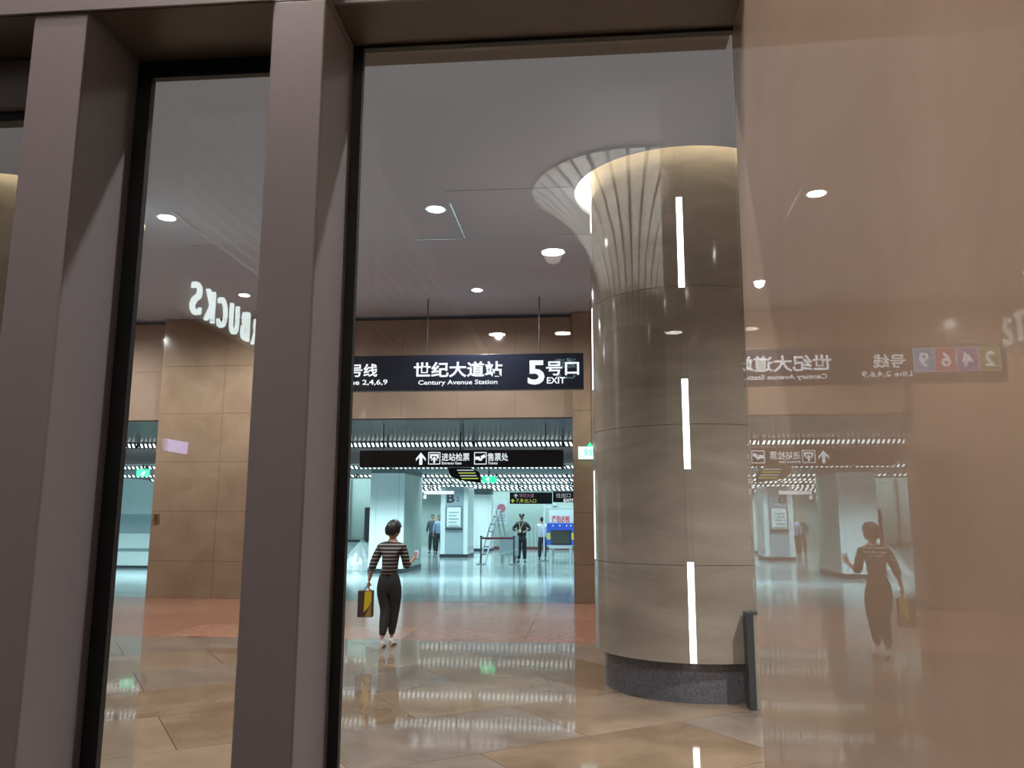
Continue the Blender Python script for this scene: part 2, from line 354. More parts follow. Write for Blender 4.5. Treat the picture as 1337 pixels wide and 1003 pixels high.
def strip_light(y, z, x0, x1, label, hgt=0.05, seg=6.0):
    t = thing('strip_light', label, 'ceiling light', ((x0+x1)/2, y, z), 'rows of louvred strip lights in the concourse ceiling')
    obj('housing', bxm(x0, x1, y+0.06, y+0.16, z-0.01, z+0.06), 'con_ceiling', t)
    obj('diffuser', bxm(x0, x1, y-0.04, y+0.06, z-hgt/2, z+hgt/2), 'tube', t)
    bm = B(); x = x0; p_ = 0.125*y/22; q_ = p_*0.46
    while x < x1:      # slanted louvre fins
        v = [bm.verts.new(p) for p in ((x,y-0.06,z-hgt*.7),(x+q_,y-0.06,z-hgt*.7),(x,y-0.06,z+hgt*.7),(x-q_,y-0.06,z+hgt*.7),
                                       (x,y-0.042,z-hgt*.7),(x+q_,y-0.042,z-hgt*.7),(x,y-0.042,z+hgt*.7),(x-q_,y-0.042,z+hgt*.7))]
        for f in ((0,1,2,3),(7,6,5,4),(0,4,5,1),(1,5,6,2),(2,6,7,3),(3,7,4,0)): bm.faces.new([v[i] for i in f])
        box(bm, x, x+q_, y-0.06, y+0.065, z-hgt*.7-0.012, z-hgt*.7)
        x += p_
    obj('louvre', bm, 'fin', t, kind='stuff')
    x = x0+2.0
    while x < x1: obj('joint_cover', bxm(x-0.03, x+0.03, y-0.075, y-0.061, z-0.07, z+0.07), 'fin', t); x += 2.4
    return t
strip_light(21.75, 3.63, -17.0, 1.5, 'topmost dotted strip light row just above the black gate sign', 0.10)
names = ['dotted strip light row running just below the black gate sign', 'second dotted strip light row below the black gate sign', 'third dotted strip light row below the black gate sign',
         'fourth dotted strip light row below the black gate sign', 'fifth dotted strip light row below the black gate sign', 'sixth dotted strip light row, deep in the concourse',
         'second farthest dotted strip light row of the concourse', 'farthest strip light row by the back wall']
for (y, z), nm in zip(TUBE_ROWS, names): strip_light(y, z, -17.0, 1.5, nm, 0.065)

# ================================================================== SETTING: shop-front frame (near)
YG = 1.25
def pane(name, x0, x1, z0, z1, parent, y=YG):
    obj(name, bxm(x0, x1, y, y+0.004, z0, z1), 'glass', parent, recalc=True)
    o = obj(name, bxm(x0, x1, -0.002, 0.002, z0, z1), 'glass', None)
    o.parent = parent; o.location = (0, y+0.010, 0); o.rotation_euler = (math.radians(0.01), 0, math.radians(0.02)); return o
w1 = struct('window_1')
pane('glass_pane', -0.383, 0.248, 0.10, 2.490, w1)
obj('gasket', bxm(-0.386, -0.370, 1.236, 1.249, 0.10, 2.49), 'gasket', w1)
obj('gasket', bxm(-0.386, 0.25, 1.236, 1.249, 2.488, 2.496), 'gasket', w1)
obj('sill', bxm(-0.386, 0.25, 1.12, 1.30, 0.0, 0.10), 'mullion', w1)
obj('lintel', bxm(-0.386, 0.249, 1.125, 1.30, 2.494, 2.62), 'soffit', w1)
obj('lintel_face', bxm(-0.386, 0.23, 1.120, 1.125, 2.494, 2.62), 'mullion', w1)
w2 = struct('window_2')
pane('glass_pane', -0.770, -0.474, 0.10, 2.478, w2)
obj('gasket', bxm(-0.771, -0.745, 1.236, 1.249, 0.10, 2.485), 'gasket', w2)
obj('gasket', bxm(-0.745, -0.472, 1.236, 1.249, 2.452, 2.485), 'gasket', w2)
obj('sill', bxm(-0.771, -0.472, 1.12, 1.30, 0.0, 0.10), 'mullion', w2)
obj('lintel', bxm(-0.771, -0.472, 1.095, 1.30, 2.484, 2.62), 'soffit', w2)
tm = struct('trim_1')
mu = [(-0.471, -0.387), (-0.861, -0.772)]
for a, b in mu + [(-1.95, -1.865), (-2.9, -2.815)]:
    obj('mullion', bxm(a, b, 1.09, 1.27, 0, 2.482), 'mullion', tm, bevel=0.003)
obj('mullion', bxm(-0.471, -0.387, 1.09, 1.27, 2.482, 2.9), 'mullion', tm)
obj('mullion_head', bxm(-0.861, -0.772, 1.09, 1.27, 2.4825, 2.62), 'mullion', tm)
obj('lintel_face', bxm(-3.0, -0.4715, 1.085, 1.0895, 2.482, 2.62), 'mullion', tm)
d1 = struct('door_1')
obj('lintel', bxm(-1.864, -0.862, 1.095, 1.30, 2.484, 2.62), 'soffit', d1)
obj('top_rail', bxm(-1.86, -0.864, 1.205, 1.262, 2.395, 2.478), 'mullion', d1)
obj('gasket', bxm(-1.86, -0.864, 1.225, 1.249, 2.377, 2.394), 'gasket', d1)
obj('gasket', bxm(-0.876, -0.862, 1.225, 1.249, 0.1, 2.377), 'gasket', d1)
pane('glass_pane', -1.86, -0.864, 0.10, 2.39, d1)
obj('bottom_rail', bxm(-1.86, -0.864, 1.205, 1.262, 0.01, 0.10), 'mullion', d1)
w3 = struct('window_3')
pane('glass_pane', -2.81, -1.955, 0.10, 2.478, w3)
obj('lintel', bxm(-3.1, -1.866, 1.10, 1.30, 2.49, 2.62), 'soffit', w3)
struct('wall_front_left', bxm(-13.0, -2.905, 1.1, 1.29, 0, 2.482), 'wall_marble')
struct('wall_front_top', bxm(-13.0, 6.0, 1.10, 1.29, 2.625, 5.34), 'ceiling_back')
struct('wall_light_block', bxm(0.60, 6.0, 1.1, 1.29, 0, 2.62), 'wall_marble')  # hidden wall added to block light beside the marble slab
# the polished marble wall beside the camera, turned 1.5 degrees
mw = struct('wall_side', None, None, (0.25, 1.25, 0))
bm = B(); box(bm, 0, 0.30, -0.95, 0.0, 0, 4.0); o = obj('marble_slab', bm, 'mirror_marble', None); o.parent = mw
mw.rotation_euler = (0, 0, math.radians(-1.5))

# ------------------------------------------------------------------ near side room (seen in the reflections)
struct('ceiling_near', bxm(-3.1, 4.0, -12.0, 1.10, 4.0, 4.15), 'soffit')
struct('wall_near_left', bxm(-3.3, -3.1, -12.0, 1.10, 0, 4.0), mat('dark shop wall', (0.06, 0.05, 0.045), 0.6))
struct('wall_near_right', bxm(4.0, 4.2, -12.0, 1.10, 0, 4.0), 'wall_marble')
struct('wall_near_back', bxm(-3.1, 4.0, -12.2, -12.0, 0, 4.0), mat('grey rear wall', (0.12, 0.12, 0.14), 0.6))
sl = struct('trim_ceiling')
for i in range(13): obj('slat', bxm(-2.95+i*0.13, -2.91+i*0.13, -11.0, 0.6, 3.85, 3.99), 'cove', sl)

# ================================================================== THINGS: columns
def column(cx, label):
    t = thing('marble_column', label, 'column', (cx, CY0, 0), 'round marble columns under ceiling coves')
    bm = B(); lathe(bm, [(0.0001, 0), (0.90, 0), (0.90, 0.36), (0.0001, 0.36)], cx, CY0, 72); obj('plinth', bm, 'granite', t, smooth=True, label='dark grey granite plinth')
    Rr = 0.99; rows = [0.365, 1.25, 2.58, 3.96, 6.4]; w_ = 0.03; nseg = 4
    slots = [-PI+0.10, -PI/2-0.11, 0.0, PI/2]
    bm = B(); lathe(bm, [(0.0001, 0.361), (Rr-0.06, 0.361), (Rr-0.06, 6.4), (0.0001, 6.4)], cx, CY0, 64); obj('core', bm, 'grout', t, smooth=True)
    for i, a in enumerate(slots):
        a0, a1 = a+w_/Rr, slots[(i+1) % 4]-w_/Rr + (2*PI if i == 3 else 0)
        for c, d in zip(rows[:-1], rows[1:]):
            bm = B(); lathe(bm, [(Rr-0.055, c+0.002), (Rr, c+0.002), (Rr, d-0.002), (Rr-0.055, d-0.002)], cx, CY0, 24, a0, a1); obj('panel', bm, 'column_marble', t, smooth=True)
        segs = [(4.88, 3.94), (3.02, 2.15), (1.28, 0.37)] if i % 2 == 1 else [(5.36, 4.85), (3.97, 3.06), (2.18, 1.26)]
        ends = [0.365] + [v for s in sorted(segs) for v in s[::-1]] + [6.4]
        def slot(name, m, z0, z1):
            if z1-z0 < 0.01: return
            bm = B(); lathe(bm, [(Rr-0.055, z0), (Rr+0.002, z0), (Rr+0.002, z1), (Rr-0.055, z1)], cx, CY0, 3, a-w_/Rr+0.001, a+w_/Rr-0.001); obj(name, bm, m, t)
        for z1, z0 in segs: slot('light_strip', 'led', z0, z1)
        zz = sorted([v for s in segs for v in s]); zz = [0.366]+zz+[6.39]
        for q in range(0, len(zz), 2): slot('slot_cover', 'column_marble', zz[q], zz[q+1])
    return t
col = column(CX0, 'big round marble column with vertical light strips, right of the open gateway')
dup(col, (CX1, CY0, 0), 'round marble column at the far left edge, seen behind the left door', 'round marble columns under ceiling coves')

def downlight(x, y, z, label, group, m='dl'):
    t = thing('downlight', label, 'ceiling light', (x, y, z), group)
    bm = B(); lathe(bm, [(0.102, z-0.006), (0.125, z-0.006), (0.125, z-0.001), (0.102, z-0.001)], x, y, 24); obj('rim', bm, 'chrome', t)
    bm = B(); bmesh.ops.create_cone(bm, cap_ends=True, segments=24, radius1=0.10, radius2=0.10, depth=0.004, matrix=Matrix.Translation((x, y, z-0.004))); obj('lens', bm, m, t)
    return t
lab = ['bright downlight in the ceiling left of the big column', 'bright downlight in the ceiling behind the middle window', 'downlight in the lower ceiling near the far left column',
       'downlight in the high ceiling above the hanging station sign', 'downlight above the beige pier', 'downlight above the left gateway']
for i, (x, y, z) in enumerate(HALL_DL):
    if i < 6: downlight(x, y, z, lab[i], 'hall downlights')
    else: downlight(x, y, z, ['ceiling downlight high above the near hall floor, second from the marble wall', 'ceiling downlight high above the middle window', 'ceiling downlight nearest the polished marble wall', 'ceiling downlight high above the left door', 'high downlight behind the big marble column', 'low ceiling downlight right of the big marble column', 'unseen ceiling downlight added to brighten the right of the big marble column'][i-6], 'hall downlights')
for i, (x, y, z) in enumerate(NEAR_DL): downlight(x, y, z, ['downlight mirrored in the big pane just left of the marble column', 'downlight mirrored on the upper marble column', 'downlight mirrored above the five of the station sign', 'downlight mirrored low on the marble column', 'downlight mirrored above the station sign lettering', 'unseen added downlight, middle of three brightening the marble wall', 'unseen added downlight brightening the marble wall, nearest the door', 'unseen added downlight, farthest of three brightening the marble wall'][i], 'downlights behind the viewer', 'dl_near')

# ------------------------------------------------------------------ low stone post beside the column
pt = thing('stone_post', 'low grey stone post between big column and polished marble wall', 'post', (1.62, 7.77, 0))
obj('shaft', bxm(1.50, 1.80, 7.70, 7.84, 0, 0.83), 'column_marble', pt, bevel=0.004)
obj('edge_strip', bxm(1.44, 1.499, 7.69, 7.85, 0, 0.84), 'dark_base', pt)
obj('cap', bxm(1.50, 1.81, 7.69, 7.85, 0.832, 0.845), 'dark_base', pt)

# photo pixel -> point on the vertical plane at depth Y (used to size lettering on its real sign)
_RI = cam.rotation_euler.to_matrix()
def at(px, py, Y):
    d = _RI @ Vector(((px-668.5)/1050, -(py-501.5)/1050, -1)); return Vector((0, 0, 1.7)) + d*(Y/d.y)
def word(name, s, m, parent, px0, py0, px1, py1, Y, bold=0.0, depth=0.004):
    a, b = at(px0, py1, Y), at(px1, py0, Y)
    return lettering(name, s, m, parent, (a.x+b.x)/2, Y, (a.z+b.z)/2, width=b.x-a.x, height=b.z-a.z, bold=bold, depth=depth)
def flat(name, pts, m, parent, Y, t=0.004):     # flat plate from x,z points, facing the viewer
    bm = B(); a = [bm.verts.new((p[0], Y, p[1])) for p in pts]; b = [bm.verts.new((p[0], Y-t, p[1])) for p in pts]
    bm.faces.new(a); bm.faces.new(b[::-1]); n = len(pts)
    for i in range(n): bm.faces.new((a[i], b[i], b[(i+1) % n], a[(i+1) % n]))
    return obj(name, bm, m, parent)
def arrow_up(name, x, z, w, h, m, parent, Y):
    return flat(name, [(x-w*.5,z+h*.02),(x,z+h*.5),(x+w*.5,z+h*.02),(x+w*.5,z-h*.2),(x+w*.16,z+h*.12),(x+w*.16,z-h*.5),(x-w*.16,z-h*.5),(x-w*.16,z+h*.12),(x-w*.5,z-h*.2)], m, parent, Y)
def frame4(bm, x0, x1, z0, z1, y0, y1, t):
    box(bm, x0, x1, y0, y1, z0, z0+t); box(bm, x0, x1, y0, y1, z1-t, z1); box(bm, x0, x0+t, y0, y1, z0+t, z1-t); box(bm, x1-t, x1, y0, y1, z0+t, z1-t)

# ================================================================== THINGS: hanging station sign
YS = 15.2
t = thing('station_sign', 'long dark hanging station sign with four coloured line squares and white lettering', 'sign', (-3.13, YS+0.08, 4.10))
obj('sign_box', bxm(-6.30, -0.01, YS, YS+0.16, 4.10, 4.80), 'navy', t, bevel=0.005)
for x in (-5.25, -3.07, -0.86): bm = B(); tube(bm, (x, YS+0.08, 4.80), (x, YS+0.08, 5.95), 0.012); obj('hanging_rod', bm, 'dark_steel', t)
Yf = YS-0.001
xs = [-6.20, -5.83, -5.46, -5.09, -4.72]
for i, (n, mm) in enumerate(zip('2469', ('l2', 'l4', 'l6', 'l9'))):
    sq = obj('line_square', bxm(xs[i]+0.008, xs[i+1]-0.008, YS-0.006, YS-0.0005, 4.30, 4.73), mm, t, label=['olive green', 'purple', 'red', 'blue'][i]+' line square')
    bm = B(); frame4(bm, xs[i], xs[i+1], 4.292, 4.738, YS-0.009, YS-0.0065, 0.012); obj('square_outline', bm, 'dim_white', sq)
    lettering('numeral', n, 'sign_white', sq, (xs[i]+xs[i+1])/2, YS-0.007, 4.515, height=0.27, bold=0.02)
word('lettering', '号线', 'sign_white', t, 456, 475, 493, 492.5, Yf, 0.02)
word('lettering', 'Line 2,4,6,9', 'sign_white', t, 449, 495.5, 506, 504, Yf, 0.015)
word('lettering', '世纪大道站', 'sign_white', t, 540, 471.5, 656, 493.5, Yf, 0.025)
word('lettering', 'Century Avenue Station', 'sign_white', t, 546, 495.5, 649.5, 504.5, Yf, 0.015)
word('lettering', '5', 'sign_white', t, 689, 470.5, 711, 502.5, Yf, 0.03)
word('lettering', '号口', 'sign_white', t, 713, 471.5, 756, 490.5, Yf, 0.02)
word('lettering', 'EXIT', 'sign_white', t, 714, 492.5, 738, 501, Yf, 0.02)

# ------------------------------------------------------------------ gate sign
YT = 17.6
t = thing('gate_sign', 'black hanging sign with white arrow pointing to entrance gate and tickets', 'sign', (-2.7, YT+0.07, 2.757))
obj('sign_box', bxm(-5.01, -0.47, YT, YT+0.14, 2.757, 3.135), 'black', t, bevel=0.004)
for x in (-4.5, -2.70, -0.86): bm = B(); tube(bm, (x, YT+0.07, 3.135), (x, YT+0.07, 3.73), 0.01); obj('hanging_rod', bm, 'dark_steel', t)
Yf = YT-0.001
a, b = at(543, 607, Yf), at(556, 591, Yf); arrow_up('arrow', (a.x+b.x)/2, (a.z+b.z)/2, b.x-a.x, b.z-a.z, 'sign_white', t, Yf)
def icon(px0, px1, kind):
    a, b = at(px0, 606.5, Yf), at(px1, 590.5, Yf); bm = B(); frame4(bm, a.x, b.x, a.z, b.z, Yf-0.006, Yf, 0.016)
    W_, H_, X, Z = b.x-a.x, b.z-a.z, (a.x+b.x)/2, (a.z+b.z)/2; o = obj('pictogram_frame', bm, 'sign_white', t)
    if kind == 0:
        bm = B(); box(bm, X-W_*.36, X+W_*.36, Yf-0.006, Yf, Z+H_*.18, Z+H_*.34); box(bm, X-W_*.36, X-W_*.2, Yf-0.006, Yf, Z-H_*.02, Z+H_*.18); box(bm, X+W_*.2, X+W_*.36, Yf-0.006, Yf, Z-H_*.02, Z+H_*.18)
        obj('gate_mark', bm, 'sign_white', o); arrow_up('arrow', X, Z-H_*.12, W_*.5, H_*.52, 'sign_white', o, Yf)
    else:
        bm = B(); box(bm, X-W_*.42, X-W_*.05, Yf-0.006, Yf, Z-H_*.12, Z+H_*.14); box(bm, X-W_*.12, X+W_*.12, Yf-0.006, Yf, Z-H_*.2, Z+H_*.02); obj('hand_mark', bm, 'sign_white', o)
        flat('ticket_mark', [(X+W_*.02,Z+H_*.18),(X+W_*.34,Z+H_*.34),(X+W_*.42,Z+H_*.1),(X+W_*.12,Z-H_*.08)], 'sign_white', o, Yf, 0.008)
icon(559, 575, 0); icon(619, 635.5, 1)
word('lettering', '进站检票', 'sign_white', t, 576.5, 591.5, 613, 602, Yf, 0.01)
word('lettering', 'Entrance Gate', 'sign_white', t, 577, 603, 602.5, 606.5, Yf, 0.01)
word('lettering', '售票处', 'sign_white', t, 636.5, 591.5, 663.5, 602, Yf, 0.01)
word('lettering', 'Tickets', 'sign_white', t, 637, 603, 649.5, 606.5, Yf, 0.01)

# ------------------------------------------------------------------ emergency exit sign by the pier
t = thing('exit_sign', 'glowing green emergency exit sign hanging before the beige pier', 'sign', (0.13, 15.6, 2.78))
obj('sign_box', bxm(-0.13, 0.40, 15.58, 15.63, 2.79, 3.03), 'green_white', t, bevel=0.005)
obj('housing', bxm(-0.12, 0.39, 15.632, 15.66, 2.80, 3.02), 'green_lit', t)
flat('arrow', [(0.03, 3.03), (0.10, 3.12), (0.17, 3.03)], 'green_lit', t, 15.60, 0.01)
word('lettering', '安全出口', 'green_lit', t, 763, 586, 786, 595, 15.579, 0.01)
bm = B(); tube(bm, (0.13, 15.605, 3.03), (0.13, 15.605, 5.95), 0.006); obj('hanging_rod', bm, 'dark_steel', t)
t = thing('exit_sign', 'small green running man sign hanging deep in the concourse', 'sign', (-3.6, 26.8, 2.75))
obj('sign_box', bxm(-3.2, -2.75, 25.0, 25.05, 2.72, 2.92), 'green_lit', t)
flat('arrow', [(-3.1, 2.82), (-2.98, 2.9), (-2.98, 2.74)], 'green_white', t, 24.998)
obj('bracket', bxm(-3.0, -2.96, 25.01, 25.04, 2.92, 3.12), 'dark_steel', t)
t = thing('exit_sign', 'green exit sign in the narrow left gateway', 'sign', (-12.7, 22.0, 2.8))
obj('sign_box', bxm(-12.83, -12.45, 22.12, 22.16, 2.78, 3.00), 'green_lit', t)
flat('figure_mark', [(-12.7, 2.82), (-12.62, 2.95), (-12.55, 2.93), (-12.6, 2.82)], 'green_white', t, 22.118)
obj('bracket', bxm(-12.66, -12.62, 22.13, 22.15, 3.0, 3.13), 'dark_steel', t)
t = thing('wall_plate', 'small brass plate on the beige pier edge', 'plate', (-9.02, 16.5, 1.6))
obj('plate', bxm(-9.10, -8.98, 16.47, 16.5, 1.56, 1.72), mat('brass', (0.30, 0.2, 0.06), 0.4, 0.5), t)
for i in range(3): obj('button', bxm(-9.065, -9.015, 16.464, 16.47, 1.585+i*0.045, 1.61+i*0.045), 'dark_base', t)

# ------------------------------------------------------------------ things in the concourse
def square_column(name, label, x0, x1, y0, y1, zt, sidem, extra=None):
    t = thing(name, label, 'column', ((x0+x1)/2, (y0+y1)/2, 0))
    obj('core', bxm(x0+0.03, x1-0.03, y0+0.03, y1-0.03, 0.0, zt), 'green_wall', t)
    obj('skirting', bxm(x0-0.01, x1+0.01, y0-0.01, y1+0.01, 0, 0.13), 'dark_base', t)
    zs = [0.13, 1.0, 1.95, zt]
    k = (x1-x0)
    for xa, xb, mm in ((x0, x0+k*.18, 'white_panel'), (x0+k*.18, x0+k*.84, extra or 'white_panel'), (x0+k*.84, x1, 'white_panel')):
        for c, d in ((0.13, 1.9), (1.9, zt)): obj('panel', bxm(xa+0.004, xb-0.004, y0, y0+0.03, c+0.002, d-0.002), mm, t)
    n = max(1, round((y1-y0)/1.1)); 
    for i in range(n):
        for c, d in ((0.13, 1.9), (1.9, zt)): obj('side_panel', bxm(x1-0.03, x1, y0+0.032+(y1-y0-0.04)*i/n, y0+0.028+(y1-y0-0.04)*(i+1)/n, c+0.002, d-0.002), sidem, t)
    return t
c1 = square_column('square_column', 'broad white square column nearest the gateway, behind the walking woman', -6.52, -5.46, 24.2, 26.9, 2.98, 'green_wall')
obj('collar', bxm(-6.50, -5.48, 24.21, 26.88, 2.98, 3.12), 'con_ceiling', c1)
c2 = square_column('square_column', 'white square column with the letter B and a framed notice', -6.05, -4.90, 33.7, 35.6, 2.92, 'white_panel', 'grey_panel')
word('letter', 'B', 'dark_base', c2, 583.5, 644.5, 593.5, 656.5, 33.695, 0.02)
word('letter', '2', 'dark_base', c2, 596, 649, 599.5, 655, 33.695, 0.0)
nb = obj('notice_board', bxm(at(582,665,33.6).x, at(603,665,33.6).x, 33.64, 33.69, at(590,690,33.6).z, at(590,661,33.6).z), 'steel', c2)
obj('notice', bxm(at(583.5,665,33.6).x, at(601.5,665,33.6).x, 33.62, 33.638, at(590,688,33.6).z, at(590,662.5,33.6).z), 'white_panel', nb)
for i in range(5): obj('print_line', bxm(at(586,665,33.6).x, at(599-(i % 2)*3,665,33.6).x, 33.612, 33.619, at(590,669+i*4.3,33.6).z-0.03, at(590,669+i*4.3,33.6).z+0.02), 'grey_panel', nb)
obj('ledge', bxm(at(581.5,665,33.6).x, at(604,665,33.6).x, 33.62, 33.69, at(590,690,33.6).z-0.05, at(590,690,33.6).z-0.01), 'dark_base', c2)
c3 = square_column('square_column', 'plain white square column farther back, right of the lettered one', -5.50, -4.62, 39.7, 41.0, 2.75, 'white_panel')
obj('collar', bxm(-5.46, -4.66, 39.74, 40.96, 2.75, 3.12), 'con_ceiling', c3)

# side room and partition left of the broad column
t = thing('glass_partition', 'glazed partition with a dark doorway left of the broad white column', 'partition', (-7.6, 27.4, 0))
obj('wall_part', bxm(-11.0, -6.3, 27.6, 27.7, 0, 3.12), 'green_wall', t)
obj('doorway', bxm(-7.60, -7.15, 27.56, 27.6, 0.6, 1.98), 'dark_steel', t)
obj('lower_part', bxm(-9.5, -6.6, 27.48, 27.56, 0, 0.80), 'white_wall', t)
obj('rail', bxm(-9.5, -6.6, 27.44, 27.56, 0.802, 0.88), 'dark_base', t)
for x in (-8.9, -8.1): obj('post', bxm(x-0.03, x+0.03, 27.52, 27.6, 0.88, 2.98), 'steel', t)
# draped bundle
t = thing('draped_bundle', 'white plastic sheet draped in a heap beside the broad white column', 'sheet', (-7.1, 25.6, 0))
bm = B(); n = 28; rings = []
for k in range(7):
    f_ = k/6; r = 0.58*(1-f_)**0.8*(1 if k else 1.0)+0.10; z = f_*0.86+(0.002 if k == 0 else 0)
    rings.append([bm.verts.new((-7.1+(r*(1+0.16*math.sin(i*2.6+k)*(1-f_*.5)))*math.cos(2*PI*i/n), 25.6+(r*(1+0.16*math.sin(i*2.6+k)))*math.sin(2*PI*i/n)*0.7, z)) for i in range(n)])
for k in range(6):
    for i in range(n): bm.faces.new((rings[k][i], rings[k][(i+1) % n], rings[k+1][(i+1) % n], rings[k+1][i]))
bm.faces.new(rings[-1]); bm.faces.new(rings[0][::-1])
obj('sheet', bm, 'white_panel', t, smooth=True)
bm = B(); tube(bm, (-7.1, 25.6, 0.87), (-7.1, 25.6, 0.93), 0.11, 12, 0.06); obj('tie', bm, 'grey_panel', t)

# hanging departure display
t = thing('hanging_display', 'tilted black hanging display with yellow green text under the gate sign', 'display', (-2.4, 19.6, 2.35))
a, b = at(590, 628, 19.6), at(627, 612, 19.6)
bm = B(); pts = [(at(584,609,19.6)), (at(588,622,19.6)), (at(600,627,19.6)), (at(628,631,19.6)), (at(626,617,19.6)), (at(612,609,19.6))]
for yy in (19.6, 19.72): [bm.verts.new((p.x, yy, p.z)) for p in pts]
bm.verts.ensure_lookup_table(); V = bm.verts; n = 6
bm.faces.new([V[i] for i in range(n)]); bm.faces.new([V[n+i] for i in range(n)][::-1])
for i in range(n): bm.faces.new((V[i], V[n+i], V[n+(i+1) % n], V[(i+1) % n]))
obj('cabinet', bm, 'black', t)
for i in range(4): obj('text_line', bxm(at(596+i*2,665,19.58).x, at(618+i*2,665,19.58).x, 19.585, 19.598, at(600,614+i*3.6,19.58).z-0.014, at(600,614+i*3.6,19.58).z+0.012), 'yellow_lit' if i % 2 else 'dim_white', t)
bm = B(); tube(bm, (at(600,665,19.6).x, 19.66, at(600,612,19.6).z), (at(600,665,19.6).x, 19.66, 3.73), 0.02); obj('hanging_rod', bm, 'dark_steel', t)

# lit shop sign left of B column
t = thing('lit_shop_sign', 'small white lit sign strip left of the lettered column', 'sign', (-6.3, 32.0, 2.7))
obj('sign_box', bxm(at(553,665,32).x, at(592,665,32).x, 32.0, 32.06, at(570,645.5,32).z, at(570,641,32).z), 'sign_white', t)
obj('hanger', bxm(-6.2, -6.16, 32.01, 32.05, at(570,641,32).z, 3.12), 'dark_steel', t)
obj('lit_mark', bxm(at(552.5,665,32).x, at(556,665,32).x, 32.0, 32.05, at(570,651.5,32).z, at(570,646.5,32).z), 'sign_white', t)
# direction signs hanging above the guard
Yh = 29.0
t = thing('direction_sign', 'black hanging direction sign with yellow arrow above the guard', 'sign', (-2.0, Yh, 2.16))
a, b = at(665.5, 658, Yh), at(721, 643, Yh); obj('sign_box', bxm(a.x, b.x, Yh, Yh+0.1, a.z, b.z), 'black', t)
for q in (0.25, 0.75): bm = B(); xx = a.x+(b.x-a.x)*q; tube(bm, (xx, Yh+0.05, b.z), (xx, Yh+0.05, 3.12), 0.012); obj('hanging_rod', bm, 'dark_steel', t)
a, b = at(671, 650, Yh), at(676, 644.5, Yh); arrow_up('arrow', (a.x+b.x)/2, (a.z+b.z)/2, b.x-a.x, b.z-a.z, 'dim_white', t, Yh-.001)
a, b = at(667, 656.5, Yh), at(672, 651.5, Yh); arrow_up('arrow', (a.x+b.x)/2, (a.z+b.z)/2, b.x-a.x, b.z-a.z, 'yellow_lit', t, Yh-.001)
word('lettering', '7,8', 'yellow_lit', t, 674, 651.5, 683, 656.5, Yh-.001)
word('lettering', '世纪大道', 'pink_lit', t, 678, 644.5, 697, 649.5, Yh-.001)
word('lettering', '出入口', 'yellow_lit', t, 685, 651.5, 700, 656.5, Yh-.001)
t = thing('direction_sign', 'second black hanging sign, right of the one above the guard', 'sign', (-0.8, Yh+1, 2.16))
a, b = at(722, 656, 29.5), at(760, 642, 29.5); obj('sign_box', bxm(a.x, b.x, 29.5, 29.6, a.z, b.z), 'black', t)
for xx in (-1.0, -0.3): bm = B(); tube(bm, (xx, 29.55, b.z), (xx, 29.55, 3.12), 0.012); obj('hanging_rod', bm, 'dark_steel', t)
word('lettering', '往出口', 'dim_white', t, 726, 644, 745, 650, 29.499)
word('lettering', 'EXIT', 'sign_white', t, 736, 651.5, 749, 655.5, 29.499, 0.02)

# pole, railing bars, barrier
t = thing('camera_pole', 'slim white pole with a cross arm right of the guard', 'pole', (-1.62, 31.5, 0))
bm = B(); tube(bm, (-1.60, 31.5, 0.03), (-1.60, 31.5, 2.35), 0.035, 10); obj('post', bm, 'white_panel', t)
obj('foot', bxm(-1.75, -1.45, 31.35, 31.65, 0, 0.03), 'steel', t)
obj('cross_arm', bxm(-1.565, -0.3, 31.47, 31.53, 2.02, 2.10), 'white_panel', t)
obj('camera_head', bxm(-1.25, -1.1, 31.4, 31.55, 2.102, 2.22), 'white_panel', t)
t = thing('stepladder', 'tall folding steel A-frame ladder behind the red belt barrier', 'ladder', (-3.6, 31.2, 0))
for (xa, ya, xb, yb, zb) in ((-3.98, 30.6, -3.50, 31.3, 1.95), (-3.75, 30.4, -3.30, 31.1, 1.95), (-3.20, 32.0, -3.44, 31.35, 1.92), (-2.98, 31.8, -3.26, 31.15, 1.92)):
    bm = B(); tube(bm, (xa, ya, 0.0), (xb, yb, zb), 0.03, 6); obj('rail', bm, 'steel', t)
for k in range(1, 7):
    f_ = k/7; bm = B(); tube(bm, (-3.98+0.48*f_, 30.6+0.7*f_, 1.95*f_), (-3.75+0.45*f_, 30.4+0.7*f_, 1.95*f_), 0.022, 6); obj('rung', bm, 'dark_steel', t)
t = thing('belt_barrier', 'two post queue barrier with a dark red belt in front of the ladder', 'barrier', (-3.1, 29.1, 0))
for x in (-3.74, -2.56):
    bm = B(); tube(bm, (x, 29.1, 0.03), (x, 29.1, 0.95), 0.032, 10); pp = obj('post', bm, 'dark_steel', t)
    bm = B(); tube(bm, (x, 29.1, 0), (x, 29.1, 0.03), 0.16, 16); obj('base', bm, 'steel', t)
    bm = B(); tube(bm, (x, 29.1, 0.95), (x, 29.1, 1.0), 0.045, 10); obj('cap', bm, 'dark_base', pp)
obj('belt', bxm(-3.705, -2.595, 29.09, 29.105, 0.88, 0.95), mat('dark red belt', (0.16, 0.015, 0.03), 0.6), t)
t = thing('partition_screen', 'low blue grey screen with white floral print behind the barrier', 'screen', (-2.9, 30.4, 0))
obj('panel', bxm(-3.22, -2.50, 30.38, 30.42, 0.25, 0.97), 'grey_panel', t)
for x in (-3.1, -2.62): obj('foot', bxm(x-0.03, x+0.03, 30.2, 30.6, 0, 0.25), 'steel', t)
rr = random.Random(3)
for i in range(12): 
    x = -3.15+i*0.053; z = 0.30+0.012*i+rr.uniform(0, 0.06); flat('flower_mark', [(x-0.022, z), (x, z-0.03), (x+0.024, z), (x+0.004, z+0.04)], 'white_panel', t, 30.379, 0.003)
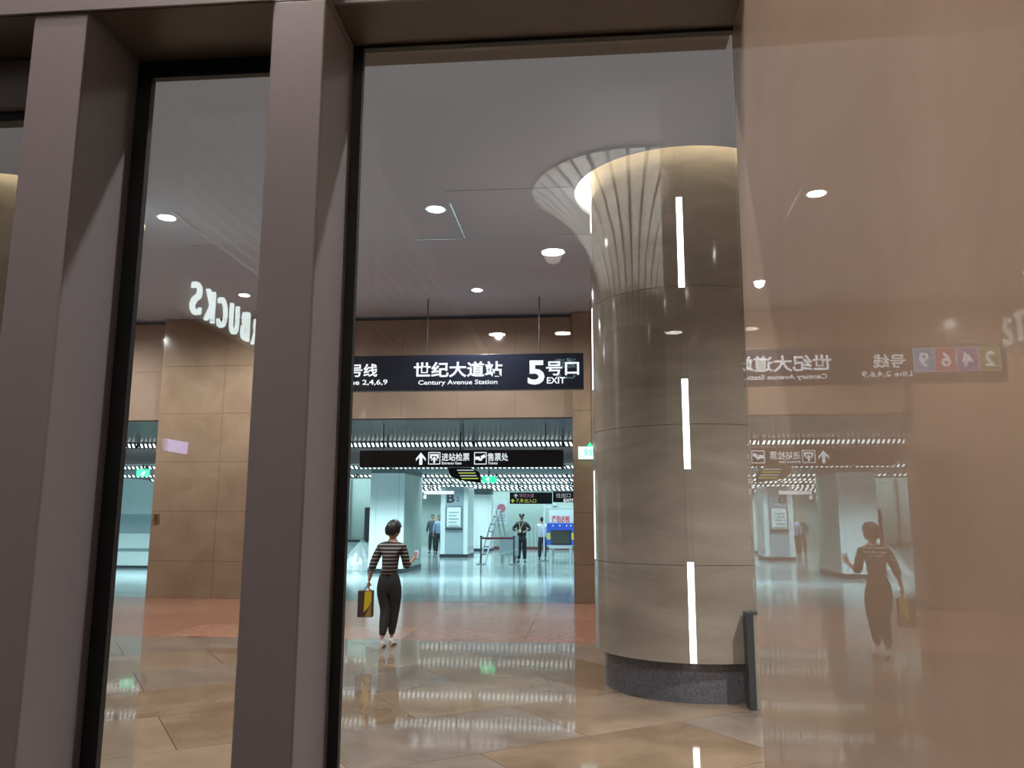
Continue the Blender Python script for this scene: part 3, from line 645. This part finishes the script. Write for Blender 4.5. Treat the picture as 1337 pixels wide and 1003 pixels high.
t = thing('poster_stand', 'tall notice stand with a pink poster between ladder and guard', 'poster', (-3.1, 32.6, 0))
obj('cabinet', bxm(-3.40, -2.80, 32.6, 32.8, 0, 1.15), 'green_wall', t)
ps = obj('poster', bxm(at(646.5,665,32.6).x, at(662,665,32.6).x, 32.6, 32.64, at(655,684,32.6).z, at(655,654,32.6).z), 'white_panel', t)
a, b = at(649, 670, 32.59), at(660, 657, 32.59)
bm = B(); bmesh.ops.create_cone(bm, cap_ends=True, segments=20, radius1=(b.x-a.x)/2, radius2=(b.x-a.x)/2, depth=0.006, matrix=Matrix.Translation(((a.x+b.x)/2, 32.594, (a.z+b.z)/2)) @ Matrix.Rotation(PI/2, 4, 'X')); obj('round_print', bm, 'pink_lit', ps)
for i in range(3): obj('print_line', bxm(at(649,665,32.6).x, at(660,665,32.6).x, 32.59, 32.599, at(655,673+i*3.4,32.6).z-0.02, at(655,673+i*3.4,32.6).z+0.015), 'grey_panel', ps)

# x-ray baggage scanner
t = thing('baggage_scanner', 'blue and yellow x-ray baggage scanner on a white table frame', 'scanner', (-0.95, 30.6, 0))
xa, xb = -1.43, -0.40
obj('top_panel', bxm(xa, xb, 30.0, 31.9, 1.20, 1.45), 'blue_glow', t, bevel=0.02)
obj('side_panel', bxm(xa, xa+0.14, 30.0, 31.9, 0.66, 1.198), 'blue_glow', t)
obj('side_panel', bxm(xb-0.14, xb, 30.0, 31.9, 0.66, 1.198), 'blue_glow', t)
for x in (xa+0.01, xb-0.13): obj('yellow_mark', bxm(x, x+0.12, 29.99, 29.999, 0.86, 1.10), 'yellow_lit', t)
obj('tunnel_back', bxm(xa+0.142, xb-0.142, 30.5, 30.52, 0.66, 1.198), 'black', t)
M['olive'] = mat('olive grey curtain', (0.10, 0.10, 0.08), 0.6)
for i in range(7): x = xa+0.145+i*0.102; obj('curtain_strip', bxm(x, x+0.097, 30.03, 30.04, 0.70, 1.198), 'olive', t)
for x in (-1.2, -0.95, -0.7, -0.55): obj('lamp', bxm(x-0.02, x+0.02, 29.985, 29.999, 1.34, 1.38), 'sign_white', t)
obj('belt_bed', bxm(xa+0.1, xb-0.1, 29.4, 31.9, 0.56, 0.658), 'white_panel', t)
for x in (xa+0.12, xb-0.2):
    for y in (29.45, 31.7): obj('leg', bxm(x, x+0.08, y, y+0.1, 0.0, 0.56), 'white_panel', t)
obj('cross_bar', bxm(xa+0.2, xb-0.2, 29.47, 29.53, 0.20, 0.26), 'white_panel', t)
# security notice behind scanner
t = thing('security_notice', 'white notice board with red Chinese lettering above the scanner', 'sign', (-0.9, 33.0, 0))
obj('board', bxm(at(717,665,33).x, at(752,665,33).x, 33.0, 33.04, at(730,700,33).z, at(730,666,33).z), 'white_panel', t)
for x in (-1.3, -0.4): obj('post', bxm(x-0.02, x+0.02, 33.05, 33.09, 0, 1.9), 'steel', t)
word('lettering', '逢包必检', em('red print', (0.85, 0.05, 0.12), 0.6), t, 720.5, 673, 744, 682.5, 32.998, 0.02)
# ticket booth seen through the narrow left gateway
t = thing('ticket_booth', 'pale booth with a dark window band seen through the narrow left gateway', 'booth', (-15.0, 26.0, 0))
obj('base_panel', bxm(-17.5, -13.6, 25.4, 25.5, 0.08, 1.10), 'white_wall', t)
obj('plinth', bxm(-17.5, -13.6, 25.42, 25.5, 0, 0.08), 'dark_base', t)
obj('window_band', bxm(-17.5, -13.6, 25.45, 25.5, 1.10, 1.72), 'grey_panel', t)
for c, d in ((1.72, 2.25), (2.255, 2.75)): obj('upper_panel', bxm(-17.5, -13.6, 25.4, 25.5, c, d), 'white_wall', t)
obj('counter', bxm(-17.5, -13.6, 25.30, 25.40, 0.60, 0.63), 'steel', t)

# ================================================================== PEOPLE
def skin(chains, origin, sub=2):
    """chains: dict name -> (co, r); edges; returns bmesh of evaluated skin surface"""
    pts, edges = chains
    names_ = list(pts); me = bpy.data.meshes.new('s'); me.from_pydata([pts[n][0] for n in names_], [(names_.index(a), names_.index(b)) for a, b in edges], [])
    o = bpy.data.objects.new('s', me); COL.objects.link(o)
    md = o.modifiers.new('skin', 'SKIN'); md.use_smooth_shade = True
    for i, n in enumerate(names_):
        r = pts[n][1]; sv = me.skin_vertices[0].data[i]; sv.radius = r if isinstance(r, tuple) else (r, r); sv.use_root = (i == 0)
    s = o.modifiers.new('sub', 'SUBSURF'); s.levels = sub; s.render_levels = sub
    dg = bpy.context.evaluated_depsgraph_get(); ev = bpy.data.meshes.new_from_object(o.evaluated_get(dg))
    bm = B(); bm.from_mesh(ev); bpy.data.objects.remove(o); bpy.data.meshes.remove(ev)
    return bm
def merge(bm, other):
    me = bpy.data.meshes.new('m'); other.to_mesh(me); other.free(); bm.from_mesh(me); bpy.data.meshes.remove(me)
def head_bm(c, r=0.078, yaw=0.0, pitch=0.0):
    """egg head with nose, brow, chin and ears; faces -Y before turning"""
    bm = B(); bmesh.ops.create_uvsphere(bm, u_segments=24, v_segments=16, radius=1.0)
    for v in bm.verts:
        x, y, z = v.co
        sx, sy, sz = r*0.98, r*1.18, r*1.42
        if z < 0: sx *= 1-0.32*(-z)**1.5; sy *= 1-0.10*(-z)
        v.co = Vector((x*sx, y*sy, z*sz))
        if y < -0.75 and abs(x) < 0.18 and -0.35 < z < 0.12: v.co.y -= r*0.22*(1-abs(z+0.2)*1.5)
        if y < -0.6 and abs(x) < 0.3 and z < -0.72: v.co.y -= r*0.10
        if y < -0.7 and 0.15 < abs(x) < 0.5 and 0.0 < z < 0.22: v.co.y += r*0.07
        if abs(x) > 0.93 and -0.3 < z < 0.25 and 0 < y+0.1 < 0.3: v.co.x += math.copysign(r*0.16, x)
    R = Matrix.Rotation(yaw, 4, 'Z') @ Matrix.Rotation(pitch, 4, 'X')
    bmesh.ops.transform(bm, matrix=Matrix.Translation(c) @ R, verts=bm.verts); return bm
def hair_bm(c, r=0.078, yaw=0.0, pitch=0.0, full=1.0, cut=-0.1, back=-0.75, puff=1.12):
    bm = B(); bmesh.ops.create_uvsphere(bm, u_segments=28, v_segments=18, radius=1.0)
    rr_ = random.Random(5)
    for v in bm.verts:
        x, y, z = v.co; q = puff+rr_.uniform(-0.03, 0.03)
        lim = back if y > 0.15 else (cut if y > -0.35 else 0.48)
        zz = max(z, lim)
        k = math.sqrt(max(0.0, 1-zz*zz))/max(1e-3, math.sqrt(max(0.0, 1-z*z))) if z < lim else 1
        k = min(k, 1.0 if z > -0.999 else 0); kk = 0.97 if z < lim else 1
        v.co = Vector((x*r*q*kk, y*r*1.18*q*kk+r*0.05, zz*r*1.42*(1+(q-1)*0.8)))
    R = Matrix.Rotation(yaw, 4, 'Z') @ Matrix.Rotation(pitch, 4, 'X')
    bmesh.ops.transform(bm, matrix=Matrix.Translation(c) @ R, verts=bm.verts); return bm
def hand_bm(wrist, palm_dir, up_dir, side, s=1.0, curl=0.5):
    """palm with four fingers and a thumb; palm_dir = towards fingertips, up_dir = back of hand normal"""
    d = Vector(palm_dir).normalized(); n = Vector(up_dir); n = (n-d*n.dot(d)).normalized(); s_ = d.cross(n)*side
    w_ = Vector(wrist); out = skin(({'w': (w_, (0.024*s, 0.017*s)), 'p': (w_+d*0.05*s, (0.033*s, 0.015*s)), 'q': (w_+d*0.085*s, (0.034*s, 0.013*s))}, [('w', 'p'), ('p', 'q')]), None, 1)
    for i, L in enumerate((0.068, 0.078, 0.072, 0.056)):
        b0 = w_+d*0.07*s+s_*(0.027-0.018*i)*s
        a1 = curl*0.6; a2 = curl*1.3
        p1 = b0+(d*math.cos(a1)-n*math.sin(a1))*L*0.5*s+d*0.01*s; p2 = p1+(d*math.cos(a2)-n*math.sin(a2))*L*0.32*s; p3 = p2+(d*math.cos(a2*1.2)-n*math.sin(a2*1.2))*L*0.25*s
        merge(out, skin(({'a': (b0, 0.0085*s), 'b': (p1, 0.008*s), 'c': (p2, 0.0075*s), 'd': (p3, 0.0062*s)}, [('a','b'),('b','c'),('c','d')]), None, 1))
    t0 = w_+d*0.025*s+s_*0.026*s; t1 = t0+(d*0.6+s_*0.75-n*0.3).normalized()*0.035*s; t2 = t1+(d*0.9+s_*0.2-n*0.5).normalized()*0.032*s
    merge(out, skin(({'a': (t0, 0.012*s), 'b': (t1, 0.0095*s), 'c': (t2, 0.008*s)}, [('a','b'),('b','c')]), None, 1))
    return out
def shoe_bm(ankle, direction, L=0.26, pitch=0.0, h=0.085):
    d = Vector(direction).normalized(); d.z = 0; d.normalize(); s_ = Vector((d.y, -d.x, 0))
    bm = B(); secs = [(-0.07, .030, .075), (-0.03, .036, .085), (0.04, .038, .07), (0.10, .043, .05), (0.15, .042, .036), (0.185, .028, .022)]; rings = []
    k = L/0.26
    for (u, wd, hh) in secs:
        c = Vector((ankle[0], ankle[1], 0))+d*u*k
        ring = []
        for j in range(10):
            a = 2*PI*j/10; zz = max(0.0, (math.sin(a)*0.5+0.5))*hh*h/0.085
            ring.append(bm.verts.new(c+s_*math.cos(a)*wd*(0.8 if math.sin(a) > 0.3 else 1)+Vector((0, 0, zz))))
        rings.append(ring)
    for a, b in zip(rings[:-1], rings[1:]):
        for j in range(10): bm.faces.new((a[j], a[(j+1) % 10], b[(j+1) % 10], b[j]))
    bm.faces.new(rings[0][::-1]); bm.faces.new(rings[-1])
    if pitch: bmesh.ops.transform(bm, matrix=Matrix.Translation(Vector((ankle[0], ankle[1], 0))+d*0.15*k) @ Matrix.Rotation(pitch, 4, s_) @ Matrix.Translation(-(Vector((ankle[0], ankle[1], 0))+d*0.15*k)), verts=bm.verts)
    return bm
M['skin'] = mat('skin', (0.50, 0.29, 0.20), 0.5)
M['hair'] = mat('black hair', (0.012, 0.010, 0.010), 0.45)
M['trousers'] = mat('dark charcoal trousers', (0.022, 0.024, 0.028), 0.7)
M['uniform'] = mat('dark navy uniform', (0.015, 0.018, 0.026), 0.6)
M['blue_shirt'] = mat('light blue shirt', (0.33, 0.43, 0.62), 0.7)
M['grey_shirt'] = mat('grey blue shirt', (0.06, 0.08, 0.10), 0.7)
M['white_shirt'] = mat('white shirt', (0.62, 0.68, 0.72), 0.7)
M['shoe_white'] = mat('white trainer', (0.62, 0.55, 0.50), 0.5)
M['shoe_black'] = mat('black shoe', (0.01, 0.01, 0.012), 0.4)
# striped sweater: pinstripes every 4.2 cm
m = mat('striped knit', (0.02, 0.02, 0.022), 0.8); nt = m.node_tree; b = nt.nodes['Principled BSDF']
tc = nt.nodes.new('ShaderNodeTexCoord'); sp = nt.nodes.new('ShaderNodeSeparateXYZ'); nt.links.new(tc.outputs['Object'], sp.inputs[0])
mm_ = nt.nodes.new('ShaderNodeMath'); mm_.operation = 'MULTIPLY'; mm_.inputs[1].default_value = 1/0.047; nt.links.new(sp.outputs['Z'], mm_.inputs[0])
fr = nt.nodes.new('ShaderNodeMath'); fr.operation = 'FRACT'; nt.links.new(mm_.outputs[0], fr.inputs[0])
lt = nt.nodes.new('ShaderNodeMath'); lt.operation = 'LESS_THAN'; lt.inputs[1].default_value = 0.24; nt.links.new(fr.outputs[0], lt.inputs[0])
mx = nt.nodes.new('ShaderNodeMix'); mx.data_type = 'RGBA'; mx.inputs[6].default_value = (0.022, 0.020, 0.022, 1); mx.inputs[7].default_value = (0.42, 0.38, 0.36, 1)
nt.links.new(lt.outputs[0], mx.inputs[0]); nt.links.new(mx.outputs[2], b.inputs['Base Color']); M['stripes'] = m

# --- walking woman (all coordinates relative to her feet, +Y is away from the viewer)
WX, WY = -2.635, 10.80
wo = thing('person', 'person in black striped top and dark trousers walking away, looking at a phone', 'person', (WX, WY, 0))
def W(p): return Vector(p)+Vector((WX, WY, 0))
hc = W((0.055, 0.03, 1.512)); HY, HP = math.radians(180-38), math.radians(16)
body = skin(({'pel': (W((0.02,0,0.86)), (.10,.08)), 'ch': (W((0.035,0,1.18)), (.10,.07)), 'nk0': (W((0.045,0,1.31)), (.06,.05)), 'nk': (W((0.050,0.015,1.40)), (.045,.045)), 'hd': (W((0.055,0.03,1.47)), (.05,.05)),
  'sl': (W((-0.12,0,1.29)), .045), 'el': (W((-0.205,-0.01,1.05)), .036), 'wl': (W((-0.262,0.02,0.83)), .022),
  'sr': (W((0.205,0,1.29)), .045), 'er': (W((0.245,0.03,1.04)), .036), 'wr': (W((0.285,0.20,1.10)), .022),
  'hl': (W((-0.05,0,0.80)), .07), 'kl': (W((-0.015,0.03,0.47)), .045), 'al': (W((-0.045,-0.06,0.10)), .028),
  'hr': (W((0.10,0,0.80)), .07), 'kr': (W((0.085,0.06,0.47)), .045), 'ar': (W((0.045,0.10,0.10)), .028)},
  [('pel','ch'),('ch','nk0'),('nk0','nk'),('nk','hd'),('nk0','sl'),('sl','el'),('el','wl'),('nk0','sr'),('sr','er'),('er','wr'),('pel','hl'),('hl','kl'),('kl','al'),('pel','hr'),('hr','kr'),('kr','ar')]), None)
merge(body, head_bm(hc, 0.084, HY, HP))
merge(body, hand_bm(W((-0.262,0.02,0.835)), (-0.10,0.05,-1), (-1,0,0.0), 1, 1.0, 1.0))
merge(body, hand_bm(W((0.285,0.195,1.10)), (0.25,0.7,0.45), (0.4,0.1,-1), -1, 1.0, 0.7))
obj('body', body, 'skin', wo, smooth=True)
obj('hair', hair_bm(hc, 0.086, HY, HP, cut=-0.30, back=-0.62, puff=1.18), 'hair', wo, smooth=True, label='short black hair')
sh = skin(({'b': (W((0.018,0,0.88)), (.165,.115)), 'w': (W((0.025,0,1.03)), (.168,.11)), 'c': (W((0.035,0,1.19)), (.19,.12)), 'n': (W((0.045,0,1.315)), (.105,.075)), 't': (W((0.048,0.008,1.365)), (.062,.06)),
  'sl': (W((-0.10,0,1.275)), .072), 'ml': (W((-0.165,-0.005,1.16)), .062), 'el': (W((-0.21,-0.01,1.03)), .056), 'fl': (W((-0.228,0.0,0.965)), .050),
  'sr': (W((0.185,0,1.275)), .072), 'mr': (W((0.228,0.01,1.15)), .062), 'er': (W((0.245,0.03,1.03)), .056), 'fr': (W((0.262,0.11,1.065)), .046)},
  [('b','w'),('w','c'),('c','n'),('n','t'),('n','sl'),('sl','ml'),('ml','el'),('el','fl'),('n','sr'),('sr','mr'),('mr','er'),('er','fr')]), None)
obj('striped_top', sh, 'stripes', wo, smooth=True, label='black top with thin white stripes and three quarter sleeves')
trs = skin(({'w': (W((0.018,0,1.06)), (.15,.095)), 'h': (W((0.020,0,0.84)), (.195,.14)), 'hl': (W((-0.055,0.005,0.74)), .118), 'kl': (W((-0.015,0.03,0.48)), .086), 'cl': (W((-0.030,-0.01,0.30)), .07), 'al': (W((-0.043,-0.055,0.13)), .042),
  'hr': (W((0.095,0.01,0.74)), .118), 'kr': (W((0.078,0.06,0.48)), .086), 'cr': (W((0.062,0.08,0.30)), .068), 'ar': (W((0.046,0.10,0.13)), .042)},
  [('w','h'),('h','hl'),('hl','kl'),('kl','cl'),('cl','al'),('h','hr'),('hr','kr'),('kr','cr'),('cr','ar')]), None)
obj('trousers', trs, 'trousers', wo, smooth=True)
obj('shoe', shoe_bm((WX-0.045, WY-0.06), (-0.05, 1, 0), 0.25, 0.0), 'shoe_white', wo, smooth=True)
obj('shoe', shoe_bm((WX+0.045, WY+0.10), (0.05, 1, 0), 0.25, 0.0), 'shoe_white', wo, smooth=True)
ph = thing('mobile_phone', 'phone held up in the walking person\'s right hand', 'phone', W((0.315, 0.30, 1.14)))
bm = bxm(-0.036, 0.036, -0.005, 0.005, -0.07, 0.07); 
bmesh.ops.transform(bm, matrix=Matrix.Translation(W((0.315,0.305,1.175))) @ Matrix.Rotation(math.radians(-35), 4, 'X'), verts=bm.verts); obj('case', bm, 'shoe_black', ph, bevel=0.004)
bm = bxm(-0.032, 0.032, -0.0066, -0.0056, -0.065, 0.065)
bmesh.ops.transform(bm, matrix=Matrix.Translation(W((0.315,0.305,1.175))) @ Matrix.Rotation(math.radians(-35), 4, 'X'), verts=bm.verts); obj('screen', bm, em('phone screen', (0.6, 0.75, 1), 0.8), ph)
bg = thing('paper_bag', 'yellow and dark brown paper bag hanging from the walking person\'s left hand', 'bag', (WX-0.27, WY+0.04, 0.37))
M['bag_y'] = mat('yellow paper', (0.55, 0.42, 0.02), 0.5); M['bag_b'] = mat('dark brown paper', (0.045, 0.02, 0.015), 0.5); M['bag_k'] = mat('ochre side', (0.30, 0.2, 0.04), 0.5)
BX, BY, BZ = WX-0.30, WY+0.04, 0.37
obj('bag_body', bxm(BX-0.095, BX+0.095, BY-0.06, BY+0.06, BZ, BZ+0.34), 'bag_b', bg, bevel=0.003)
flat('yellow_print', [(BX-0.01, BZ+0.06), (BX+0.06, BZ+0.14), (BX+0.092, BZ+0.20), (BX+0.092, BZ+0.335), (BX+0.0, BZ+0.335)], 'bag_y', bg, BY-0.0605, 0.001)
flat('ochre_print', [(BX+0.0, BZ+0.005), (BX+0.092, BZ+0.005), (BX+0.092, BZ+0.18), (BX+0.055, BZ+0.11)], 'bag_k', bg, BY-0.0605, 0.001)
for yy in (-0.058, 0.058):
    bm = B(); tube(bm, (BX-0.05, BY+yy, BZ+0.335), (BX+0.02, BY+yy*0.2-0.01, 0.765), 0.003, 6); tube(bm, (BX+0.05, BY+yy, BZ+0.335), (BX+0.03, BY+yy*0.2-0.01, 0.765), 0.003, 6); obj('handle', bm, 'chrome', bg)

# --- standing figures in the concourse
def figure(label, x, y, h, shirt, trousers, shoes='shoe_black', facing=-1, arms='down', group=None, cap=False, hairc='hair', lean=0.0):
    k = h/1.75; t = thing('person', label, 'person', (x, y, 0), group)
    F = facing
    def P(a, b_, c): return Vector((x+a*k, y+b_*F*k*1.0, c*k))
    if arms == 'down': aL = [(-0.24,0.0,1.16), (-0.26,0.05,0.90)]; aR = [(0.24,0.0,1.16), (0.26,0.05,0.90)]
    elif arms == 'front': aL = [(-0.33,0.02,1.20), (-0.17,0.22,1.13)]; aR = [(0.33,0.02,1.20), (0.17,0.22,1.13)]
    else: aL = [(-0.22,0.10,1.18), (-0.14,0.32,1.10)]; aR = [(0.22,0.10,1.18), (0.14,0.32,1.10)]
    body = skin(({'pel': (P(0,0,.95), (.11*k,.08*k)), 'ch': (P(0,0,1.25), (.12*k,.08*k)), 'n0': (P(0,0,1.44), (.07*k,.055*k)), 'n1': (P(0,.01,1.52), .05*k), 'hd': (P(0,.015,1.58), .055*k),
        'sl': (P(-.17,0,1.41), .05*k), 'el': (P(*aL[0]), .04*k), 'wl': (P(*aL[1]), .026*k), 'sr': (P(.17,0,1.41), .05*k), 'er': (P(*aR[0]), .04*k), 'wr': (P(*aR[1]), .026*k),
        'hl': (P(-.09,0,.88), .08*k), 'kl': (P(-.10,.01,.50), .052*k), 'al': (P(-.11,0,.09), .034*k), 'hr': (P(.09,0,.88), .08*k), 'kr': (P(.10,.01,.50), .052*k), 'ar': (P(.11,0,.09), .034*k)},
        [('pel','ch'),('ch','n0'),('n0','n1'),('n1','hd'),('n0','sl'),('sl','el'),('el','wl'),('n0','sr'),('sr','er'),('er','wr'),('pel','hl'),('hl','kl'),('kl','al'),('pel','hr'),('hr','kr'),('kr','ar')]), None, 1)
    hcn = P(0, .02, 1.635); yw = 0 if F < 0 else PI
    merge(body, head_bm(hcn, 0.08*k, yw))
    for a_, sgn in ((aL, -1), (aR, 1)):
        d = P(*a_[1])-P(*a_[0]); merge(body, hand_bm(P(*a_[1]), d, (sgn*1.0, 0, 0.3), -sgn*F*-1, 1.05*k, 0.8))
    obj('body', body, 'skin', t, smooth=True)
    if cap:
        bm = B(); lathe(bm, [(0.001, 1.655*k), (0.088*k, 1.655*k), (0.092*k, 1.70*k), (0.115*k, 1.735*k), (0.10*k, 1.755*k), (0.001, 1.765*k)], x, y+F*.02*k, 20, close=False); cp = obj('cap', bm, 'uniform', t, smooth=True)
        obj('cap_peak', bxm(x-0.06, x+0.06, y+F*.02*k-0.15, y+F*.02*k-0.085, 1.655*k, 1.665*k), 'shoe_black', cp); obj('cap_badge', bxm(x-0.018, x+0.018, y-0.142, y-0.118, 1.69*k, 1.73*k), 'white_panel', cp)
        obj('hair', hair_bm(hcn, 0.081*k, yw, cut=-0.1, back=-0.5, puff=1.03), hairc, t, smooth=True)
    else: obj('hair', hair_bm(hcn, 0.081*k, yw, cut=-0.05, back=-0.5, puff=1.10), hairc, t, smooth=True)
    def mid(p, q, f_): return tuple(p[i]+(q[i]-p[i])*f_ for i in range(3))
    wl, wr = mid(aL[0], aL[1], 0.85), mid(aR[0], aR[1], 0.85)
    s_ = skin(({'b': (P(0,0,.86), (.185*k,.13*k)), 'w': (P(0,0,1.05), (.18*k,.125*k)), 'c': (P(0,0,1.27), (.21*k,.14*k)), 'n': (P(0,0,1.43), (.11*k,.08*k)), 't': (P(0,.005,1.49), .064*k),
        'sl': (P(-.16,0,1.40), .078*k), 'el': (P(*aL[0]), .062*k), 'fl': (P(*wl), .046*k), 'sr': (P(.16,0,1.40), .078*k), 'er': (P(*aR[0]), .062*k), 'fr': (P(*wr), .046*k)},
        [('b','w'),('w','c'),('c','n'),('n','t'),('n','sl'),('sl','el'),('el','fl'),('n','sr'),('sr','er'),('er','fr')]), None, 1)
    obj('shirt', s_, shirt, t, smooth=True)
    s_ = skin(({'w': (P(0,0,1.0), (.16*k,.11*k)), 'h': (P(0,0,.90), (.18*k,.13*k)), 'hl': (P(-.085,0,.80), .115*k), 'kl': (P(-.10,.01,.50), .088*k), 'al': (P(-.11,0,.08), .07*k),
        'hr': (P(.085,0,.80), .115*k), 'kr': (P(.10,.01,.50), .088*k), 'ar': (P(.11,0,.08), .07*k)}, [('w','h'),('h','hl'),('hl','kl'),('kl','al'),('h','hr'),('hr','kr'),('kr','ar')]), None, 1)
    obj('trousers', s_, trousers, t, smooth=True)
    for sx in (-.11, .11): obj('shoe', shoe_bm((x+sx*k, y), (sx*1.2, F, 0), 0.27*k), shoes, t, smooth=True)
    return t
gd = figure('guard in dark uniform and peaked cap standing with hands held in front', -2.41, 30.77, 1.78, 'uniform', 'uniform', arms='front', cap=True)
obj('badge_card', bxm(-2.50, -2.42, 30.53, 30.54, 1.10, 1.22), 'white_panel', gd)
for a, b in (((-2.50, 30.66, 1.46), (-2.46, 30.535, 1.22)), ((-2.33, 30.66, 1.46), (-2.45, 30.535, 1.22))): bm = B(); tube(bm, a, b, 0.008, 6); obj('lanyard', bm, 'yellow_lit', gd)
figure('man in light blue shirt and dark trousers standing left of the lettered column', -6.62, 36.6, 1.74, 'blue_shirt', 'trousers')
figure('man in grey shirt, half hidden behind the man in the light blue shirt', -7.12, 37.6, 1.76, 'grey_shirt', 'trousers')
figure('person in white shirt standing at the left side of the baggage scanner', -1.72, 32.3, 1.68, 'white_shirt', 'trousers', facing=1, arms='work')

# ================================================================== THINGS behind the viewer (seen as reflections)
def side_text(name, s, m, parent, x, y, z, width, height, depth=0.03, bold=0.0):
    return lettering(name, s, m, parent, x, y, z, width=width, height=height, rot=(PI/2, 0, PI/2), depth=depth, bold=bold)
t = thing('shop_sign', 'white glowing shop lettering on the dark wall, mirrored in the middle pane', 'sign', (-3.1, -4.7, 3.35))
yy = -5.32
for ch in 'STARBUCKS':
    w_ = 0.235; side_text('letter', ch, 'shop_white', t, -3.08, yy, 3.40, 0.148, 0.265, bold=0.006); yy += w_
obj('mounting_rail', bxm(-3.099, -3.082, -5.45, -3.3, 3.22, 3.26), 'dark_steel', t)
t = thing('shop_sign', 'small violet glowing shop lettering, mirrored over the beige pier', 'sign', (-3.1, -3.2, 2.15))
yy = -3.42
for ch, wd in zip('MiSU', (0.085, 0.025, 0.06, 0.065)):
    side_text('letter', ch, 'purple', t, -3.09, yy, 2.21, wd, 0.09, bold=0.03); yy += 0.085
obj('mounting_rail', bxm(-3.099, -3.092, -3.5, -3.1, 2.14, 2.15), 'dark_steel', t)
# ribbed flared column mirrored in the big pane
RX, RY = 0.35, -2.95
t = thing('ribbed_column', 'ribbed column with a flared fluted top, seen as a reflection over the marble column', 'column', (RX, RY, 0))
prof = [(0.20, 0.0), (0.20, 2.95), (0.215, 3.15), (0.25, 3.35), (0.32, 3.55), (0.44, 3.75), (0.60, 3.90), (0.70, 3.97)]
bm = B(); lathe(bm, prof[:2], RX, RY, 48, close=False); obj('trunk', bm, 'fascia', t, smooth=True)
for i in range(34):
    a0, a1 = 2*PI*i/34+0.022, 2*PI*(i+1)/34-0.022
    bm = B(); pts = [(r, z) for r, z in prof[1:]]; lathe(bm, pts+[(r-0.015, z+0.01) for r, z in pts[::-1]], RX, RY, 4, a0, a1); obj('flute', bm, 'cove', t, smooth=True)
bm = B(); lathe(bm, [(r-0.03, z) for r, z in prof[1:]], RX, RY, 40, close=False); obj('core', bm, 'gasket', t)
for i in range(6):
    a = 2*PI*i/6; spot('added_uplight', (RX+0.62*math.cos(a), RY+0.62*math.sin(a), 2.6), 240, (1, 0.97, 0.94), 75, 0.9, (PI, 0, 0), 0.03)  # uplights without fixtures, added so the flutes show in the glass

# small direction box behind the viewer, mirrored over the five of the station sign
t = thing('direction_sign', 'small dark sign with pale cyan lettering, mirrored over the exit number', 'sign', (-0.20, -6.5, 3.2))
obj('sign_box', bxm(-0.42, 0.0, -6.62, -6.5, 3.22, 3.50), 'navy', t)
lettering('lettering', '通道', 'cyan_dim', t, -0.21, -6.498, 3.42, width=0.24, height=0.11, rot=(PI/2, 0, PI))
lettering('lettering', 'C2 A', 'cyan_dim', t, -0.21, -6.498, 3.28, width=0.22, height=0.08, rot=(PI/2, 0, PI))
bm = B(); tube(bm, (-0.21, -6.56, 3.5), (-0.21, -6.56, 4.0), 0.01); obj('hanging_rod', bm, 'dark_steel', t)
